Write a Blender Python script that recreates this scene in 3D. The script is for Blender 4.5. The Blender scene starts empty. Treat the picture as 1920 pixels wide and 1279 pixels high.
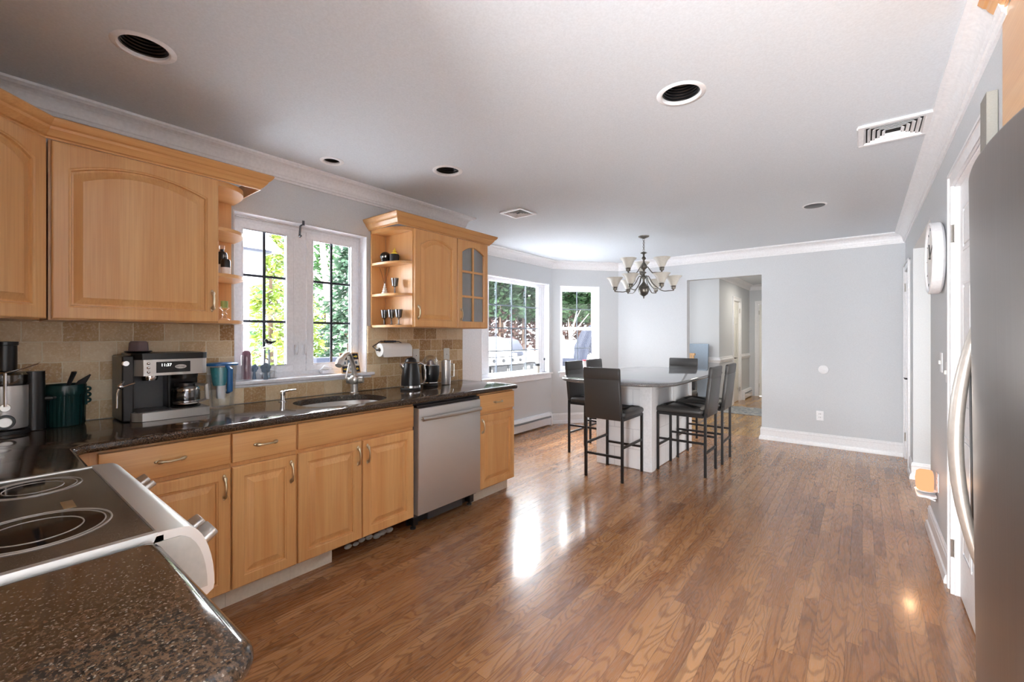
import bpy, bmesh, math, random
from mathutils import Vector, Matrix
from mathutils.geometry import tessellate_polygon
R = math.radians
PI = math.pi
random.seed(7)
S = bpy.context.scene
COL = S.collection

# ------------------------------------------------------------------ camera
THETA = math.atan(657/823.)
cam_d = bpy.data.cameras.new('camera')
cam = bpy.data.objects.new('camera', cam_d); COL.objects.link(cam)
cam.location = (0, 0, 1.33); cam.rotation_euler = (PI/2, 0, THETA)
cam_d.sensor_fit = 'HORIZONTAL'; cam_d.sensor_width = 36
cam_d.lens = 823/1920*36; cam_d.shift_y = -8.5/1920; cam_d.clip_start = .02
S.camera = cam

# ------------------------------------------------------------------ view
S.view_settings.view_transform = 'Standard'
S.view_settings.look = 'None'
S.view_settings.gamma = 1
S.view_settings.use_curve_mapping = False
S.view_settings.exposure = 1.62
S.cycles.use_denoising = True
S.cycles.max_bounces = 10; S.cycles.diffuse_bounces = 6; S.cycles.glossy_bounces = 5
S.cycles.transparent_max_bounces = 24; S.cycles.transmission_bounces = 8
S.cycles.sample_clamp_indirect = 6
S.cycles.caustics_reflective = False; S.cycles.caustics_refractive = False

# ------------------------------------------------------------------ daylight
W = bpy.data.worlds.new('world'); S.world = W; W.use_nodes = True
wn = W.node_tree; wn.nodes.clear()
wo = wn.nodes.new('ShaderNodeOutputWorld'); wb = wn.nodes.new('ShaderNodeBackground')
wb.inputs['Color'].default_value = (.93, .96, 1, 1); wb.inputs['Strength'].default_value = 4.0
wn.links.new(wb.outputs[0], wo.inputs[0])

def lamp(name, kind, loc, energy, color=(1, 1, 1), size=None, rot=None, to=None, portal=False, angle=None, spread=None):
    d = bpy.data.lights.new(name, kind); d.energy = energy; d.color = color
    if kind == 'AREA':
        d.shape = 'RECTANGLE'; d.size = size[0]; d.size_y = size[1]
        if portal: d.cycles.is_portal = True
        if spread: d.spread = R(spread)
    if kind == 'SUN' and angle: d.angle = angle
    if kind == 'POINT' and size: d.shadow_soft_size = size
    o = bpy.data.objects.new(name, d); COL.objects.link(o); o.location = loc
    if to is not None:
        o.rotation_euler = (Vector(to)-Vector(loc)).to_track_quat('-Z', 'Y').to_euler()
    elif rot: o.rotation_euler = rot
    return o
lamp('sun', 'SUN', (2, -12, 12), 2.9, (1, .96, .9), to=(-1.0, 0, 0), angle=R(1.5))
lamp('window_portal', 'AREA', (-3.26, 1.5, 1.58), 1, size=(.95, 1.06), to=(0, 1.5, 1.58), portal=True)
lamp('window_portal', 'AREA', (-3.92, 4.8, 1.45), 1, size=(1.5, 1.35), to=(0, 4.8, 1.45), portal=True)
# unseen fill lamps added behind the camera, in the side room, hall and foyer
lamp('back_room_fill', 'AREA', (-.25, -1.95, 1.0), 138, (.95, .98, 1), size=(1.2, 1.6), to=(-1.0, 3, .55))
lamp('side_room_fill', 'AREA', (2.75, 4.0, 1.35), 19, (1, .99, .97), size=(2.2, 2.1), to=(-1.0, 4.5, 1.25), spread=120)
lamp('hall_fill', 'AREA', (-1.2, 9.4, 2.40), 5.5, (1, .92, .8), size=(.5, .5), to=(-1.2, 9.4, 0))
lamp('foyer_fill', 'AREA', (-2.95, 7.2, 1.5), 6.5, (.97, .98, 1), size=(.9, 1.6), to=(-1.2, 7.7, 1.3))
# unseen fill lamps added outside above the windows to brighten the room
lamp('fill_over_sink_window', 'AREA', (-4.4, 1.5, 3.1), 75, (.93, .97, 1), size=(3.0, 1.3), to=(-1.0, 1.7, .4))
lamp('fill_over_bay_window', 'AREA', (-5.0, 4.9, 3.1), 170, (.93, .97, 1), size=(3.2, 1.4), to=(-1.2, 4.6, .6))
lamp('fill_over_diagonal_window', 'AREA', (-4.9, 7.6, 3.0), 70, (.93, .97, 1), size=(1.4, 1.0), to=(-2.0, 5.0, .8))

# ------------------------------------------------------------------ node helper
class G:
    def __init__(s, name):
        s.m = bpy.data.materials.new(name); s.m.use_nodes = True
        s.t = s.m.node_tree; s.t.nodes.clear()
        s.out = s.t.nodes.new('ShaderNodeOutputMaterial')
    def n(s, typ, ins=None, **props):
        nd = s.t.nodes.new('ShaderNode'+typ)
        for k, v in props.items(): setattr(nd, k, v)
        for k, v in (ins or {}).items(): s.put(nd.inputs[k], v)
        return nd
    def put(s, sock, v):
        if isinstance(v, bpy.types.NodeSocket): s.t.links.new(v, sock)
        elif isinstance(v, bpy.types.Node): s.t.links.new(v.outputs[0], sock)
        else:
            if isinstance(v, tuple) and len(v) == 3 and sock.type == 'RGBA': v = v+(1,)
            sock.default_value = v
    def math(s, op, a, b=0., c=None, clamp=False):
        ins = {0: a, 1: b}
        if c is not None: ins[2] = c
        return s.n('Math', ins, operation=op, use_clamp=clamp).outputs[0]
    def mix(s, f, a, b, blend='MIX'):
        nd = s.n('Mix', data_type='RGBA', blend_type=blend)
        s.put(nd.inputs['Factor'], f); s.put(nd.inputs[6], a); s.put(nd.inputs[7], b)
        return nd.outputs[2]
    def ramp(s, f, stops, interp='LINEAR'):
        nd = s.n('ValToRGB', {'Fac': f}); cr = nd.color_ramp; cr.interpolation = interp
        while len(cr.elements) < len(stops): cr.elements.new(.5)
        for e, (p, c) in zip(cr.elements, stops):
            e.position = p; e.color = tuple(c)+(1,) if len(c) == 3 else c
        return nd.outputs[0]
    def mapr(s, v, a, b, c, d):
        return s.n('MapRange', {0: v, 1: a, 2: b, 3: c, 4: d}).outputs[0]
    def obj(s): return s.n('TexCoord').outputs['Object']
    def pos(s): return s.n('NewGeometry').outputs['Position']
    def scaled(s, v, sc, loc=(0, 0, 0)):
        return s.n('Mapping', {'Vector': v, 'Scale': sc, 'Location': loc}).outputs[0]
    def noise(s, v, scale=5, detail=3, rough=.5, dist=0):
        return s.n('TexNoise', {'Vector': v, 'Scale': scale, 'Detail': detail, 'Roughness': rough, 'Distortion': dist})
    def bsdf(s, **k):
        nd = s.n('BsdfPrincipled')
        for kk, v in k.items():
            s.put(nd.inputs[kk.replace('_', ' ')], v)
        s.t.links.new(nd.outputs[0], s.out.inputs[0]); return nd
    def bump(s, h, strength=.2, dist=.002, normal=None):
        ins = {'Height': h, 'Strength': strength, 'Distance': dist}
        if normal is not None: ins['Normal'] = normal
        return s.n('Bump', ins).outputs[0]

def sr(r, g, b):
    f = lambda c: (c/255/12.92) if c/255 <= .04045 else ((c/255+.055)/1.055)**2.4
    return (f(r), f(g), f(b))

def simple(name, col, rough=.5, metal=0., bump=0., bscale=60, **k):
    g = G(name)
    kw = dict(Base_Color=col, Roughness=rough, Metallic=metal); kw.update(k)
    nz = g.noise(g.obj(), bscale, 2)
    kw['Base_Color'] = g.mix(g.mapr(nz.outputs[0], .3, .7, 0, 1), tuple(c*.95 for c in col), tuple(min(1, c*1.04) for c in col))
    if bump: kw['Normal'] = g.bump(nz.outputs[0], bump, .002)
    g.bsdf(**kw); return g.m

def wood(name, axis, a, b, dark, rough=.35, sc=1.):
    g = G(name); o = g.obj()
    rnd = g.n('ObjectInfo').outputs['Random']
    off = g.n('CombineXYZ', {0: g.math('MULTIPLY', rnd, 13.), 1: g.math('MULTIPLY', rnd, 7.), 2: g.math('MULTIPLY', rnd, 9.)})
    v = g.n('VectorMath', {0: o, 1: off.outputs[0]}, operation='ADD').outputs[0]
    st = {'x': (.6, 9, 9), 'y': (9, .6, 9), 'z': (9, 9, .6)}[axis]
    st2 = {'x': (3, 160, 160), 'y': (160, 3, 160), 'z': (160, 160, 3)}[axis]
    big = g.noise(g.scaled(v, tuple(c*sc for c in st)), 1.2, 4, .55, .6).outputs[0]
    fine = g.noise(g.scaled(v, tuple(c*sc for c in st2)), 1, 2).outputs[0]
    c = g.ramp(big, [(.3, a), (.7, b)])
    c = g.mix(g.mapr(fine, .35, .75, 0, .28), c, dark)
    hv = g.math('ADD', .93, g.math('MULTIPLY', rnd, .12))
    c = g.mix(1., c, g.n('CombineColor', {0: hv, 1: hv, 2: hv}).outputs[0], 'MULTIPLY')
    g.bsdf(Base_Color=c, Roughness=rough, Coat_Weight=.25, Coat_Roughness=.18, Normal=g.bump(fine, .04, .001))
    return g.m

M = {}
MA, MBc, MD = sr(227, 179, 119), sr(214, 156, 96), sr(182, 122, 68)
M['maple_z'] = wood('maple vertical grain', 'z', MA, MBc, MD)
M['maple_y'] = wood('maple grain along the wall', 'y', MA, MBc, MD)
M['maple_x'] = wood('maple grain across', 'x', MA, MBc, MD)
M['light_wood'] = wood('pale wood', 'z', sr(226, 188, 140), sr(212, 170, 120), sr(180, 130, 85))
M['paint'] = simple('pale grey wall paint', sr(206, 209, 212), .62, bump=.05, bscale=180)
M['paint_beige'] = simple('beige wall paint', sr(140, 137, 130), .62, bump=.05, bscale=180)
M['ceiling'] = simple('ceiling paint', sr(215, 221, 227), .8, bump=.05, bscale=120)
M['white'] = simple('white trim paint', sr(236, 236, 238), .38)
M['white_gloss'] = simple('white vinyl', sr(238, 239, 243), .25)
M['cream'] = simple('cream door paint', sr(232, 231, 224), .4)
M['kick'] = simple('unpainted toe board', sr(216, 206, 188), .7, bump=.1)
M['black'] = simple('black plastic', sr(22, 22, 24), .3)
M['black_matte'] = simple('matte black', sr(30, 30, 32), .6)
M['cap_grey'] = simple('silver plastic', sr(176, 174, 168), .4)
M['dark_grey'] = simple('dark grey plastic', sr(72, 72, 74), .42)
M['iron'] = simple('dark muntin metal', sr(52, 55, 66), .4, .3)
M['muntin_grey'] = simple('grey muntin', sr(120, 130, 142), .4, .2)
M['gap'] = simple('painted opening shade', sr(14, 13, 13), .8)  # near-black stands in for the shade inside vents, slots and recesses
M['pewter'] = simple('antique pewter', sr(112, 108, 102), .34, .9)
M['brass'] = simple('aged nickel pull', sr(205, 190, 160), .28, 1.)
M['chrome'] = simple('chrome', sr(232, 232, 234), .07, 1.)
M['nickel'] = simple('brushed nickel', sr(206, 203, 198), .32, .9)
M['satin'] = simple('satin steel bar', sr(205, 198, 190), .42, .75)
M['frost'] = simple('frosted shade glass', sr(236, 232, 222), .35, Transmission_Weight=.25, Subsurface_Weight=.0)
M['paper'] = simple('white paper', sr(244, 243, 240), .85, bump=.12, bscale=300)
M['leather'] = simple('black vinyl leather', sr(58, 56, 55), .38, bump=.3, bscale=420)
M['chair_metal'] = simple('dark brown metal tube', sr(44, 42, 42), .38, .5)
M['green_enamel'] = simple('dark green enamel', sr(18, 54, 54), .22)
M['purple'] = simple('mauve filling', sr(140, 102, 118), .8, bump=.4, bscale=70)
M['slate_blue'] = simple('slate blue clay', sr(106, 124, 142), .6)
M['brown_clay'] = simple('brown clay', sr(112, 94, 94), .55)
M['blue_plastic'] = simple('blue plastic', sr(28, 98, 158), .3)
M['teal_glass'] = simple('teal plastic', sr(76, 176, 186), .3, Alpha=.75)
M['snow'] = simple('snow', sr(248, 248, 252), .8, bump=.4, bscale=8)
M['bark'] = simple('bark', sr(104, 84, 68), .9, bump=.6, bscale=14)
M['pale_bark'] = simple('pale bark', sr(196, 186, 172), .9, bump=.4, bscale=14)
M['cover_blue'] = simple('navy cover fabric', sr(20, 27, 46), .6, bump=.3, bscale=20)
M['red'] = simple('red plastic', sr(214, 54, 74), .4)
M['candle_green'] = simple('green candle wax', sr(150, 178, 110), .6)
M['yellow'] = simple('yellow wax', sr(236, 206, 70), .5)
M['blue_board'] = simple('blue grey board', sr(158, 176, 194), .55)
M['orange'] = simple('orange paint', sr(226, 122, 48), .5)
M['steel_dark'] = simple('dark steel', sr(96, 98, 102), .3, .9)

def foliage(name, a, b, snow=.0):
    g = G(name); nz = g.noise(g.obj(), 3, 3).outputs[0]
    c = g.ramp(nz, [(.3, a), (.7, b)])
    if snow:
        n2 = g.noise(g.obj(), 9, 2).outputs[0]
        c = g.mix(g.math('LESS_THAN', n2, snow), c, (.9, .9, .92))
    g.bsdf(Base_Color=c, Roughness=.7, Transmission_Weight=0.)
    return g.m
M['leaf_dark'] = foliage('dark evergreen', sr(16, 38, 16), sr(44, 78, 34))
M['leaf_red'] = foliage('russet twigs', sr(50, 28, 24), sr(84, 50, 38))
M['leaf_light'] = foliage('sunlit conifer', sr(96, 126, 40), sr(170, 184, 84), .40)
M['leaf_mid'] = foliage('mid green conifer', sr(50, 96, 54), sr(104, 146, 84), .38)
M['leaf_spruce'] = foliage('blue spruce', sr(44, 72, 56), sr(88, 116, 90), .36)

def glass(name, tint=(1, 1, 1), refl=1., a=.0, rough=.0):
    g = G(name)
    tr = g.n('BsdfTransparent', {'Color': tint}); gl = g.n('BsdfGlossy', {'Color': (1, 1, 1), 'Roughness': rough})
    fr = g.n('Fresnel', {'IOR': 1.45}).outputs[0]
    f = g.math('ADD', g.math('MULTIPLY', fr, refl), a)
    mx = g.n('MixShader', {0: f, 1: tr.outputs[0], 2: gl.outputs[0]})
    g.t.links.new(mx.outputs[0], g.out.inputs[0]); return g.m
M['glass'] = glass('window glass', (.98, .985, .985), .16)
M['clear'] = glass('clear glass', (.985, .99, .99), .45, .03, .02)
M['smoke_glass'] = glass('smoked glass', (.42, .44, .47), 1., .10, .05)
def seeded():
    g = G('seeded cabinet glass')
    nz = g.noise(g.scaled(g.obj(), (20, 20, 5)), 3, 2).outputs[0]
    g.bsdf(Base_Color=sr(178, 186, 190), Roughness=.12, Alpha=.5, Normal=g.bump(nz, .6, .01)); return g.m
M['seeded'] = seeded()

def steel(name, col, axis='z', rough=.28, metal=1.):
    g = G(name)
    st = {'z': (260, 260, 2), 'y': (260, 2, 260), 'x': (2, 260, 260)}[axis]
    nz = g.noise(g.scaled(g.obj(), st), 1, 2).outputs[0]
    g.bsdf(Base_Color=col, Metallic=metal, Roughness=g.mapr(nz, .2, .8, rough-.02, rough+.03), Normal=g.bump(nz, .006, .001))
    return g.m
M['steel_z'] = steel('stainless steel upright', sr(214, 211, 208), 'z', .38, .75)
M['steel_y'] = steel('stainless steel along', sr(190, 188, 184), 'y', .38, .8)
M['steel_x'] = steel('stainless steel across', sr(206, 205, 203), 'x', .36, .8)
M['steel_fridge'] = steel('fridge steel', sr(146, 139, 134), 'z', .34)

def granite(name, base, warm, pale, rough=.07):
    g = G(name); o = g.pos()
    v1 = g.n('TexVoronoi', {'Vector': o, 'Scale': 420.}).outputs['Color']
    n1 = g.noise(o, 170, 4, .65).outputs[0]; n2 = g.noise(o, 260, 2).outputs[0]; n3 = g.noise(o, 9, 2).outputs[0]
    c = g.ramp(n1, [(.38, base), (.56, warm), (.74, tuple(x*1.6 for x in warm))])
    sep = g.n('SeparateColor', {0: v1}).outputs[0]
    c = g.mix(g.math('MULTIPLY', g.math('GREATER_THAN', sep, .955), .4), c, pale)
    c = g.mix(g.mapr(n2, .55, .7, 0, .5), c, base)
    g.bsdf(Base_Color=c, Roughness=g.mapr(n3, .3, .7, rough, rough+.05), IOR=1.55); return g.m
M['granite'] = granite('dark brown granite', sr(26, 22, 20), sr(74, 56, 42), sr(150, 140, 128))
M['granite_table'] = granite('grey polished granite', sr(92, 92, 95), sr(124, 123, 123), sr(165, 165, 165), .04)

def travertine():
    g = G('tumbled travertine tiles'); p = g.pos()
    s = g.n('SeparateXYZ', {0: p})
    # tile coordinates on either wall: horizontal = x + y, vertical = z
    hu = g.math('ADD', s.outputs[0], s.outputs[1])
    wob = g.noise(p, 22, 2).outputs['Color']
    wv = g.n('VectorMath', {0: wob, 3: .006}, operation='SCALE').outputs[0]
    uv = g.n('CombineXYZ', {0: hu, 1: g.math('SUBTRACT', s.outputs[2], .915)}).outputs[0]
    uv = g.n('VectorMath', {0: uv, 1: wv}, operation='ADD').outputs[0]
    def br(mort):
        nd = g.n('TexBrick', {'Vector': uv, 'Scale': 1., 'Mortar Size': mort, 'Mortar Smooth': .3, 'Bias': 0.,
                              'Brick Width': .132, 'Row Height': .098, 'Color1': (0, 0, 0), 'Color2': (1, 1, 1), 'Mortar': (.5, .5, .5)},
                 offset=.5, squash=1.)
        return nd
    b = br(.0028); idc = g.n('SeparateColor', {0: b.outputs['Color']}).outputs[0]
    big = g.noise(p, 16, 6, .7, 1.).outputs[0]; fine = g.noise(p, 90, 4, .7).outputs[0]
    t = g.math('ADD', g.math('MULTIPLY', idc, .62), g.math('MULTIPLY', big, .44))
    c = g.ramp(t, [(.22, sr(164, 124, 76)), (.42, sr(196, 160, 112)), (.6, sr(218, 190, 148)), (.82, sr(230, 210, 176))])
    c = g.mix(g.mapr(fine, .5, .72, 0, .6), c, sr(246, 234, 208))
    c = g.mix(b.outputs['Fac'], c, sr(236, 222, 194))
    h = g.math('SUBTRACT', g.math('MULTIPLY', fine, .35), g.math('MULTIPLY', b.outputs['Fac'], 1.))
    g.bsdf(Base_Color=c, Roughness=.5, Normal=g.bump(h, .6, .004)); return g.m
M['travertine'] = travertine()

def floor_mat(name, tone=(1, 1, 1), swap=False, wid=.057):
    g = G(name); p = g.pos(); s = g.n('SeparateXYZ', {0: p})
    X, Y = (s.outputs[1], s.outputs[0]) if swap else (s.outputs[0], s.outputs[1])
    u = g.math('DIVIDE', X, wid); row = g.math('FLOOR', u); fu = g.math('FRACT', u)
    r1 = g.n('TexWhiteNoise', {'W': row}, noise_dimensions='1D').outputs[0]
    r1b = g.n('TexWhiteNoise', {'W': g.math('ADD', row, 71.3)}, noise_dimensions='1D').outputs[0]
    ln = g.math('ADD', .42, g.math('MULTIPLY', r1b, .55))
    v = g.math('ADD', g.math('DIVIDE', Y, ln), g.math('MULTIPLY', r1, 9.)); col = g.math('FLOOR', v); fv = g.math('FRACT', v)
    idn = g.n('TexWhiteNoise', {'Vector': g.n('CombineXYZ', {0: row, 1: col}).outputs[0]}, noise_dimensions='2D')
    rid = idn.outputs[0]; ids = g.n('SeparateColor', {0: idn.outputs[1]})
    ox = g.math('MULTIPLY', rid, 31.); oy = g.math('MULTIPLY', ids.outputs[1], 17.)
    gv = g.n('CombineXYZ', {0: g.math('ADD', g.math('MULTIPLY', X, 9.), ox), 1: g.math('ADD', g.math('MULTIPLY', Y, 1.6), oy), 2: ox}).outputs[0]
    n = g.noise(gv, 1.1, 1.5, .4, .35).outputs[0]
    rings = g.math('SINE', g.math('MULTIPLY', n, g.math('ADD', 70., g.math('MULTIPLY', ids.outputs[2], 70.))))
    line = g.mapr(rings, .1, .95, 0., 1.)
    fv2 = g.n('CombineXYZ', {0: g.math('MULTIPLY', X, 420.), 1: g.math('MULTIPLY', Y, 14.), 2: ox}).outputs[0]
    pore = g.noise(fv2, 1., 2).outputs[0]
    T = lambda r, gg, b: tuple(a*t for a, t in zip(sr(r, gg, b), tone))
    c = g.ramp(rid, [(0, T(138, 93, 60)), (.25, T(164, 115, 76)), (.55, T(178, 128, 86)), (.8, T(192, 143, 99)), (1, T(152, 103, 69))])
    c = g.mix(g.math('MULTIPLY', line, .5), c, T(84, 50, 30))
    c = g.mix(g.mapr(pore, .5, .78, 0, .5), c, T(92, 58, 36))
    blot = g.noise(p, 2.3, 2).outputs[0]
    c = g.mix(g.mapr(blot, .35, .65, 0, .25), c, T(164, 112, 66))
    e1 = g.math('LESS_THAN', g.math('MINIMUM', fu, g.math('SUBTRACT', 1., fu)), .016)
    e2 = g.math('LESS_THAN', g.math('MULTIPLY', g.math('MINIMUM', fv, g.math('SUBTRACT', 1., fv)), ln), .0011)
    e = g.math('MAXIMUM', e1, e2)
    c = g.mix(g.math('MULTIPLY', e, .6), c, T(62, 32, 18))
    hgt = g.math('SUBTRACT', g.math('MULTIPLY', rid, .4), g.math('ADD', g.math('MULTIPLY', e, .8), g.math('MULTIPLY', pore, .25)))
    wn_ = g.noise(p, 3.5, 2).outputs[0]
    nrm = g.bump(wn_, .12, .02, g.bump(hgt, .22, .0015))
    g.bsdf(Base_Color=c, Roughness=g.mapr(pore, .3, .8, .2, .34), Normal=nrm, Coat_Weight=.35, Coat_Roughness=.12); return g.m
M['floor'] = floor_mat('oak strip floor')
M['floor_hall'] = floor_mat('yellow oak hall floor', (1.3, 1.5, 1.1), False)

def block_paint():
    g = G('painted block'); p = g.pos(); s = g.n('SeparateXYZ', {0: p})
    uv = g.n('CombineXYZ', {0: g.math('ADD', s.outputs[0], s.outputs[1]), 1: s.outputs[2]}).outputs[0]
    b = g.n('TexBrick', {'Vector': uv, 'Scale': 1., 'Mortar Size': .004, 'Mortar Smooth': .4, 'Brick Width': .4, 'Row Height': .2})
    nz = g.noise(p, 120, 3).outputs[0]
    h = g.math('SUBTRACT', g.math('MULTIPLY', nz, .3), b.outputs['Fac'])
    g.bsdf(Base_Color=g.mix(b.outputs['Fac'], sr(234, 234, 236), sr(214, 214, 218)), Roughness=.55, Normal=g.bump(h, .5, .004)); return g.m
M['block'] = block_paint()

def rug_mat():
    g = G('patterned rug'); p = g.obj()
    a = g.noise(p, 9, 5, .7, 1.5).outputs[0]; b = g.noise(p, 60, 2).outputs[0]
    c = g.ramp(a, [(.35, sr(96, 110, 124)), (.5, sr(170, 172, 172)), (.65, sr(206, 204, 198))])
    g.bsdf(Base_Color=g.mix(g.mapr(b, .4, .7, 0, .4), c, sr(120, 126, 132)), Roughness=.95, Normal=g.bump(b, .5, .004)); return g.m
M['rug'] = rug_mat()
def cooktop():
    g = G('speckled cooktop glass'); p = g.pos()
    nz = g.noise(p, 700, 1).outputs[0]
    c = g.mix(g.mapr(nz, .5, .72, 0, .5), sr(58, 50, 44), sr(120, 108, 96))
    g.bsdf(Base_Color=c, Roughness=.16, IOR=1.5); return g.m
M['cooktop'] = cooktop()
M['burner'] = simple('burner zone', sr(30, 24, 22), .05)
M['ring'] = simple('burner ring print', sr(150, 140, 132), .2)
def glow(name, col, strength):
    g = G(name); e = g.n('Emission', {'Color': col, 'Strength': strength}); g.t.links.new(e.outputs[0], g.out.inputs[0]); return g.m
M['warm_glow'] = glow('lit wax warmer', sr(255, 172, 124), .46)
M['lcd'] = glow('lit display digits', (.9, .93, .85), 1.2)
def siding():
    g = G('white clapboard'); p = g.pos(); z = g.n('SeparateXYZ', {0: p}).outputs[2]
    f = g.math('FRACT', g.math('DIVIDE', z, .14))
    g.bsdf(Base_Color=g.mix(g.math('LESS_THAN', f, .08), sr(240, 240, 242), sr(150, 152, 158)), Roughness=.6); return g.m
M['siding'] = siding()

# ------------------------------------------------------------------ mesh builder
def root_loc(o):
    v = Vector((0, 0, 0))
    while o is not None:
        v = v + o.location; o = o.parent
    return v

class MB:
    def __init__(s, T=None):
        s.v = []; s.f = []; s.T = T
    def add(s, vs, fs):
        k = len(s.v)
        for p in vs:
            p = Vector(p)
            if s.T is not None: p = s.T @ p
            s.v.append(p)
        s.f += [tuple(i+k for i in f) for f in fs]
        return s
    def box(s, x0, x1, y0, y1, z0, z1):
        return s.add([(x0, y0, z0), (x1, y0, z0), (x1, y1, z0), (x0, y1, z0), (x0, y0, z1), (x1, y0, z1), (x1, y1, z1), (x0, y1, z1)],
                     [(0, 3, 2, 1), (4, 5, 6, 7), (0, 1, 5, 4), (1, 2, 6, 5), (2, 3, 7, 6), (3, 0, 4, 7)])
    def cbox(s, c, d):
        return s.box(c[0]-d[0]/2, c[0]+d[0]/2, c[1]-d[1]/2, c[1]+d[1]/2, c[2]-d[2]/2, c[2]+d[2]/2)
    def prism(s, poly, a, b, axis='z'):
        n = len(poly)
        def P(u, v, w): return {'z': (u, v, w), 'y': (u, w, v), 'x': (w, u, v)}[axis]
        vs = [P(u, v, a) for u, v in poly]+[P(u, v, b) for u, v in poly]
        fs = [(i, (i+1) % n, n+(i+1) % n, n+i) for i in range(n)]
        tri = tessellate_polygon([[Vector((u, v, 0)) for u, v in poly]])
        fs += [tuple(t) for t in tri]+[tuple(n+i for i in reversed(t)) for t in tri]
        return s.add(vs, fs)
    def rings(s, rings, cap0=True, cap1=True, closed=True):
        """rings: list of lists of points, same length each"""
        n = len(rings[0]); vs = [p for r in rings for p in r]; fs = []
        for k in range(len(rings)-1):
            for i in range(n if closed else n-1):
                j = (i+1) % n
                fs.append((k*n+i, k*n+j, (k+1)*n+j, (k+1)*n+i))
        if cap0: fs.append(tuple(reversed(range(n))))
        if cap1: fs.append(tuple((len(rings)-1)*n+i for i in range(n)))
        return s.add(vs, fs)
    def lathe(s, prof, c=(0, 0, 0), n=32, axis='z', sx=1., sy=1., lobes=0, amp=0.):
        rs = []
        for r, h in prof:
            ring = []
            for i in range(n):
                a = 2*PI*i/n; rr = max(r, 1e-5)*(1+amp*math.cos(lobes*a) if lobes else 1)
                u, v = rr*math.cos(a)*sx, rr*math.sin(a)*sy
                p = {'z': (u, v, h), 'y': (u, h, v), 'x': (h, u, v)}[axis]
                ring.append((p[0]+c[0], p[1]+c[1], p[2]+c[2]))
            rs.append(ring)
        return s.rings(rs, False, False)
    def cyl(s, p0, p1, r0, r1=None, n=20):
        return s.tube([p0, p1], [r0, r0 if r1 is None else r1], n)
    def tube(s, pts, r, n=12, flat=(1, 1), up=None):
        pts = [Vector(p) for p in pts]
        if not isinstance(r, (list, tuple)): r = [r]*len(pts)
        rs = []; prev = None
        for i, p in enumerate(pts):
            a = pts[max(i-1, 0)]; b = pts[min(i+1, len(pts)-1)]; t = (b-a).normalized()
            if prev is None:
                ref = Vector(up) if up else (Vector((0, 0, 1)) if abs(t.z) < .9 else Vector((1, 0, 0)))
                nrm = (ref-t*ref.dot(t)).normalized()
            else: nrm = (prev-t*prev.dot(t)).normalized()
            prev = nrm; bn = t.cross(nrm)
            rs.append([p+nrm*(r[i]*flat[0]*math.cos(2*PI*k/n))+bn*(r[i]*flat[1]*math.sin(2*PI*k/n)) for k in range(n)])
        return s.rings(rs)
    def ball(s, c, r, n=16, sc=(1, 1, 1)):
        pr = [(math.sin(PI*k/n), -math.cos(PI*k/n)) for k in range(n+1)]
        rs = [[(c[0]+r*sc[0]*max(a, 1e-4)*math.cos(2*PI*i/(2*n)), c[1]+r*sc[1]*max(a, 1e-4)*math.sin(2*PI*i/(2*n)), c[2]+r*sc[2]*b) for i in range(2*n)] for a, b in pr]
        return s.rings(rs)
    def torus(s, c, R0, r, n=32, m=8, axis='z', sx=1., sy=1.):
        vs = []; fs = []
        for i in range(n):
            a = 2*PI*i/n
            for j in range(m):
                b = 2*PI*j/m; rr = R0+r*math.cos(b); u, v, h = rr*math.cos(a)*sx, rr*math.sin(a)*sy, r*math.sin(b)
                p = {'z': (u, v, h), 'y': (u, h, v), 'x': (h, u, v)}[axis]
                vs.append((p[0]+c[0], p[1]+c[1], p[2]+c[2]))
                fs.append((i*m+j, i*m+(j+1) % m, ((i+1) % n)*m+(j+1) % m, ((i+1) % n)*m+j))
        return s.add(vs, fs)
    def sweep(s, prof, path, closed=False):
        """prof: (out, z) with out measured to the LEFT of travel; path: list of (x, y)"""
        n = len(path); rs = []
        for i in range(n):
            p = Vector(path[i])
            def nrm(a, b):
                d = (Vector(b)-Vector(a)).normalized(); return Vector((-d.y, d.x))
            if closed or 0 < i < n-1:
                n1 = nrm(path[i-1], path[i]); n2 = nrm(path[i], path[(i+1) % n])
                m = (n1+n2)/(1+n1.dot(n2))
            elif i == 0: m = nrm(path[0], path[1])
            else: m = nrm(path[-2], path[-1])
            rs.append([(p.x+m.x*o, p.y+m.y*o, z) for o, z in prof])
        if closed:
            rs.append(rs[0]); return s.rings(rs, False, False)
        return s.rings(rs)
    def build(s, name, mat, parent=None, bevel=0., seg=2, smooth=True, angle=35, loc=None, mats=None):
        off = root_loc(parent) if parent is not None else Vector(loc or (0, 0, 0))
        me = bpy.data.meshes.new(name)
        me.from_pydata([tuple(v-off) for v in s.v], [], s.f); me.update()
        bm = bmesh.new(); bm.from_mesh(me)
        bmesh.ops.remove_doubles(bm, verts=bm.verts, dist=1e-6)
        bmesh.ops.recalc_face_normals(bm, faces=bm.faces); bm.to_mesh(me); bm.free()
        if smooth:
            me.polygons.foreach_set('use_smooth', [True]*len(me.polygons)); me.set_sharp_from_angle(angle=R(angle))
        if isinstance(mat, str): mat = M[mat]
        me.materials.append(mat)
        o = bpy.data.objects.new(name, me); COL.objects.link(o)
        if parent is not None: o.parent = parent
        else: o.location = off
        if bevel:
            b = o.modifiers.new('bevel', 'BEVEL'); b.width = bevel; b.segments = seg; b.limit_method = 'ANGLE'; b.angle_limit = R(40)
            b.harden_normals = False
        return o

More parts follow.
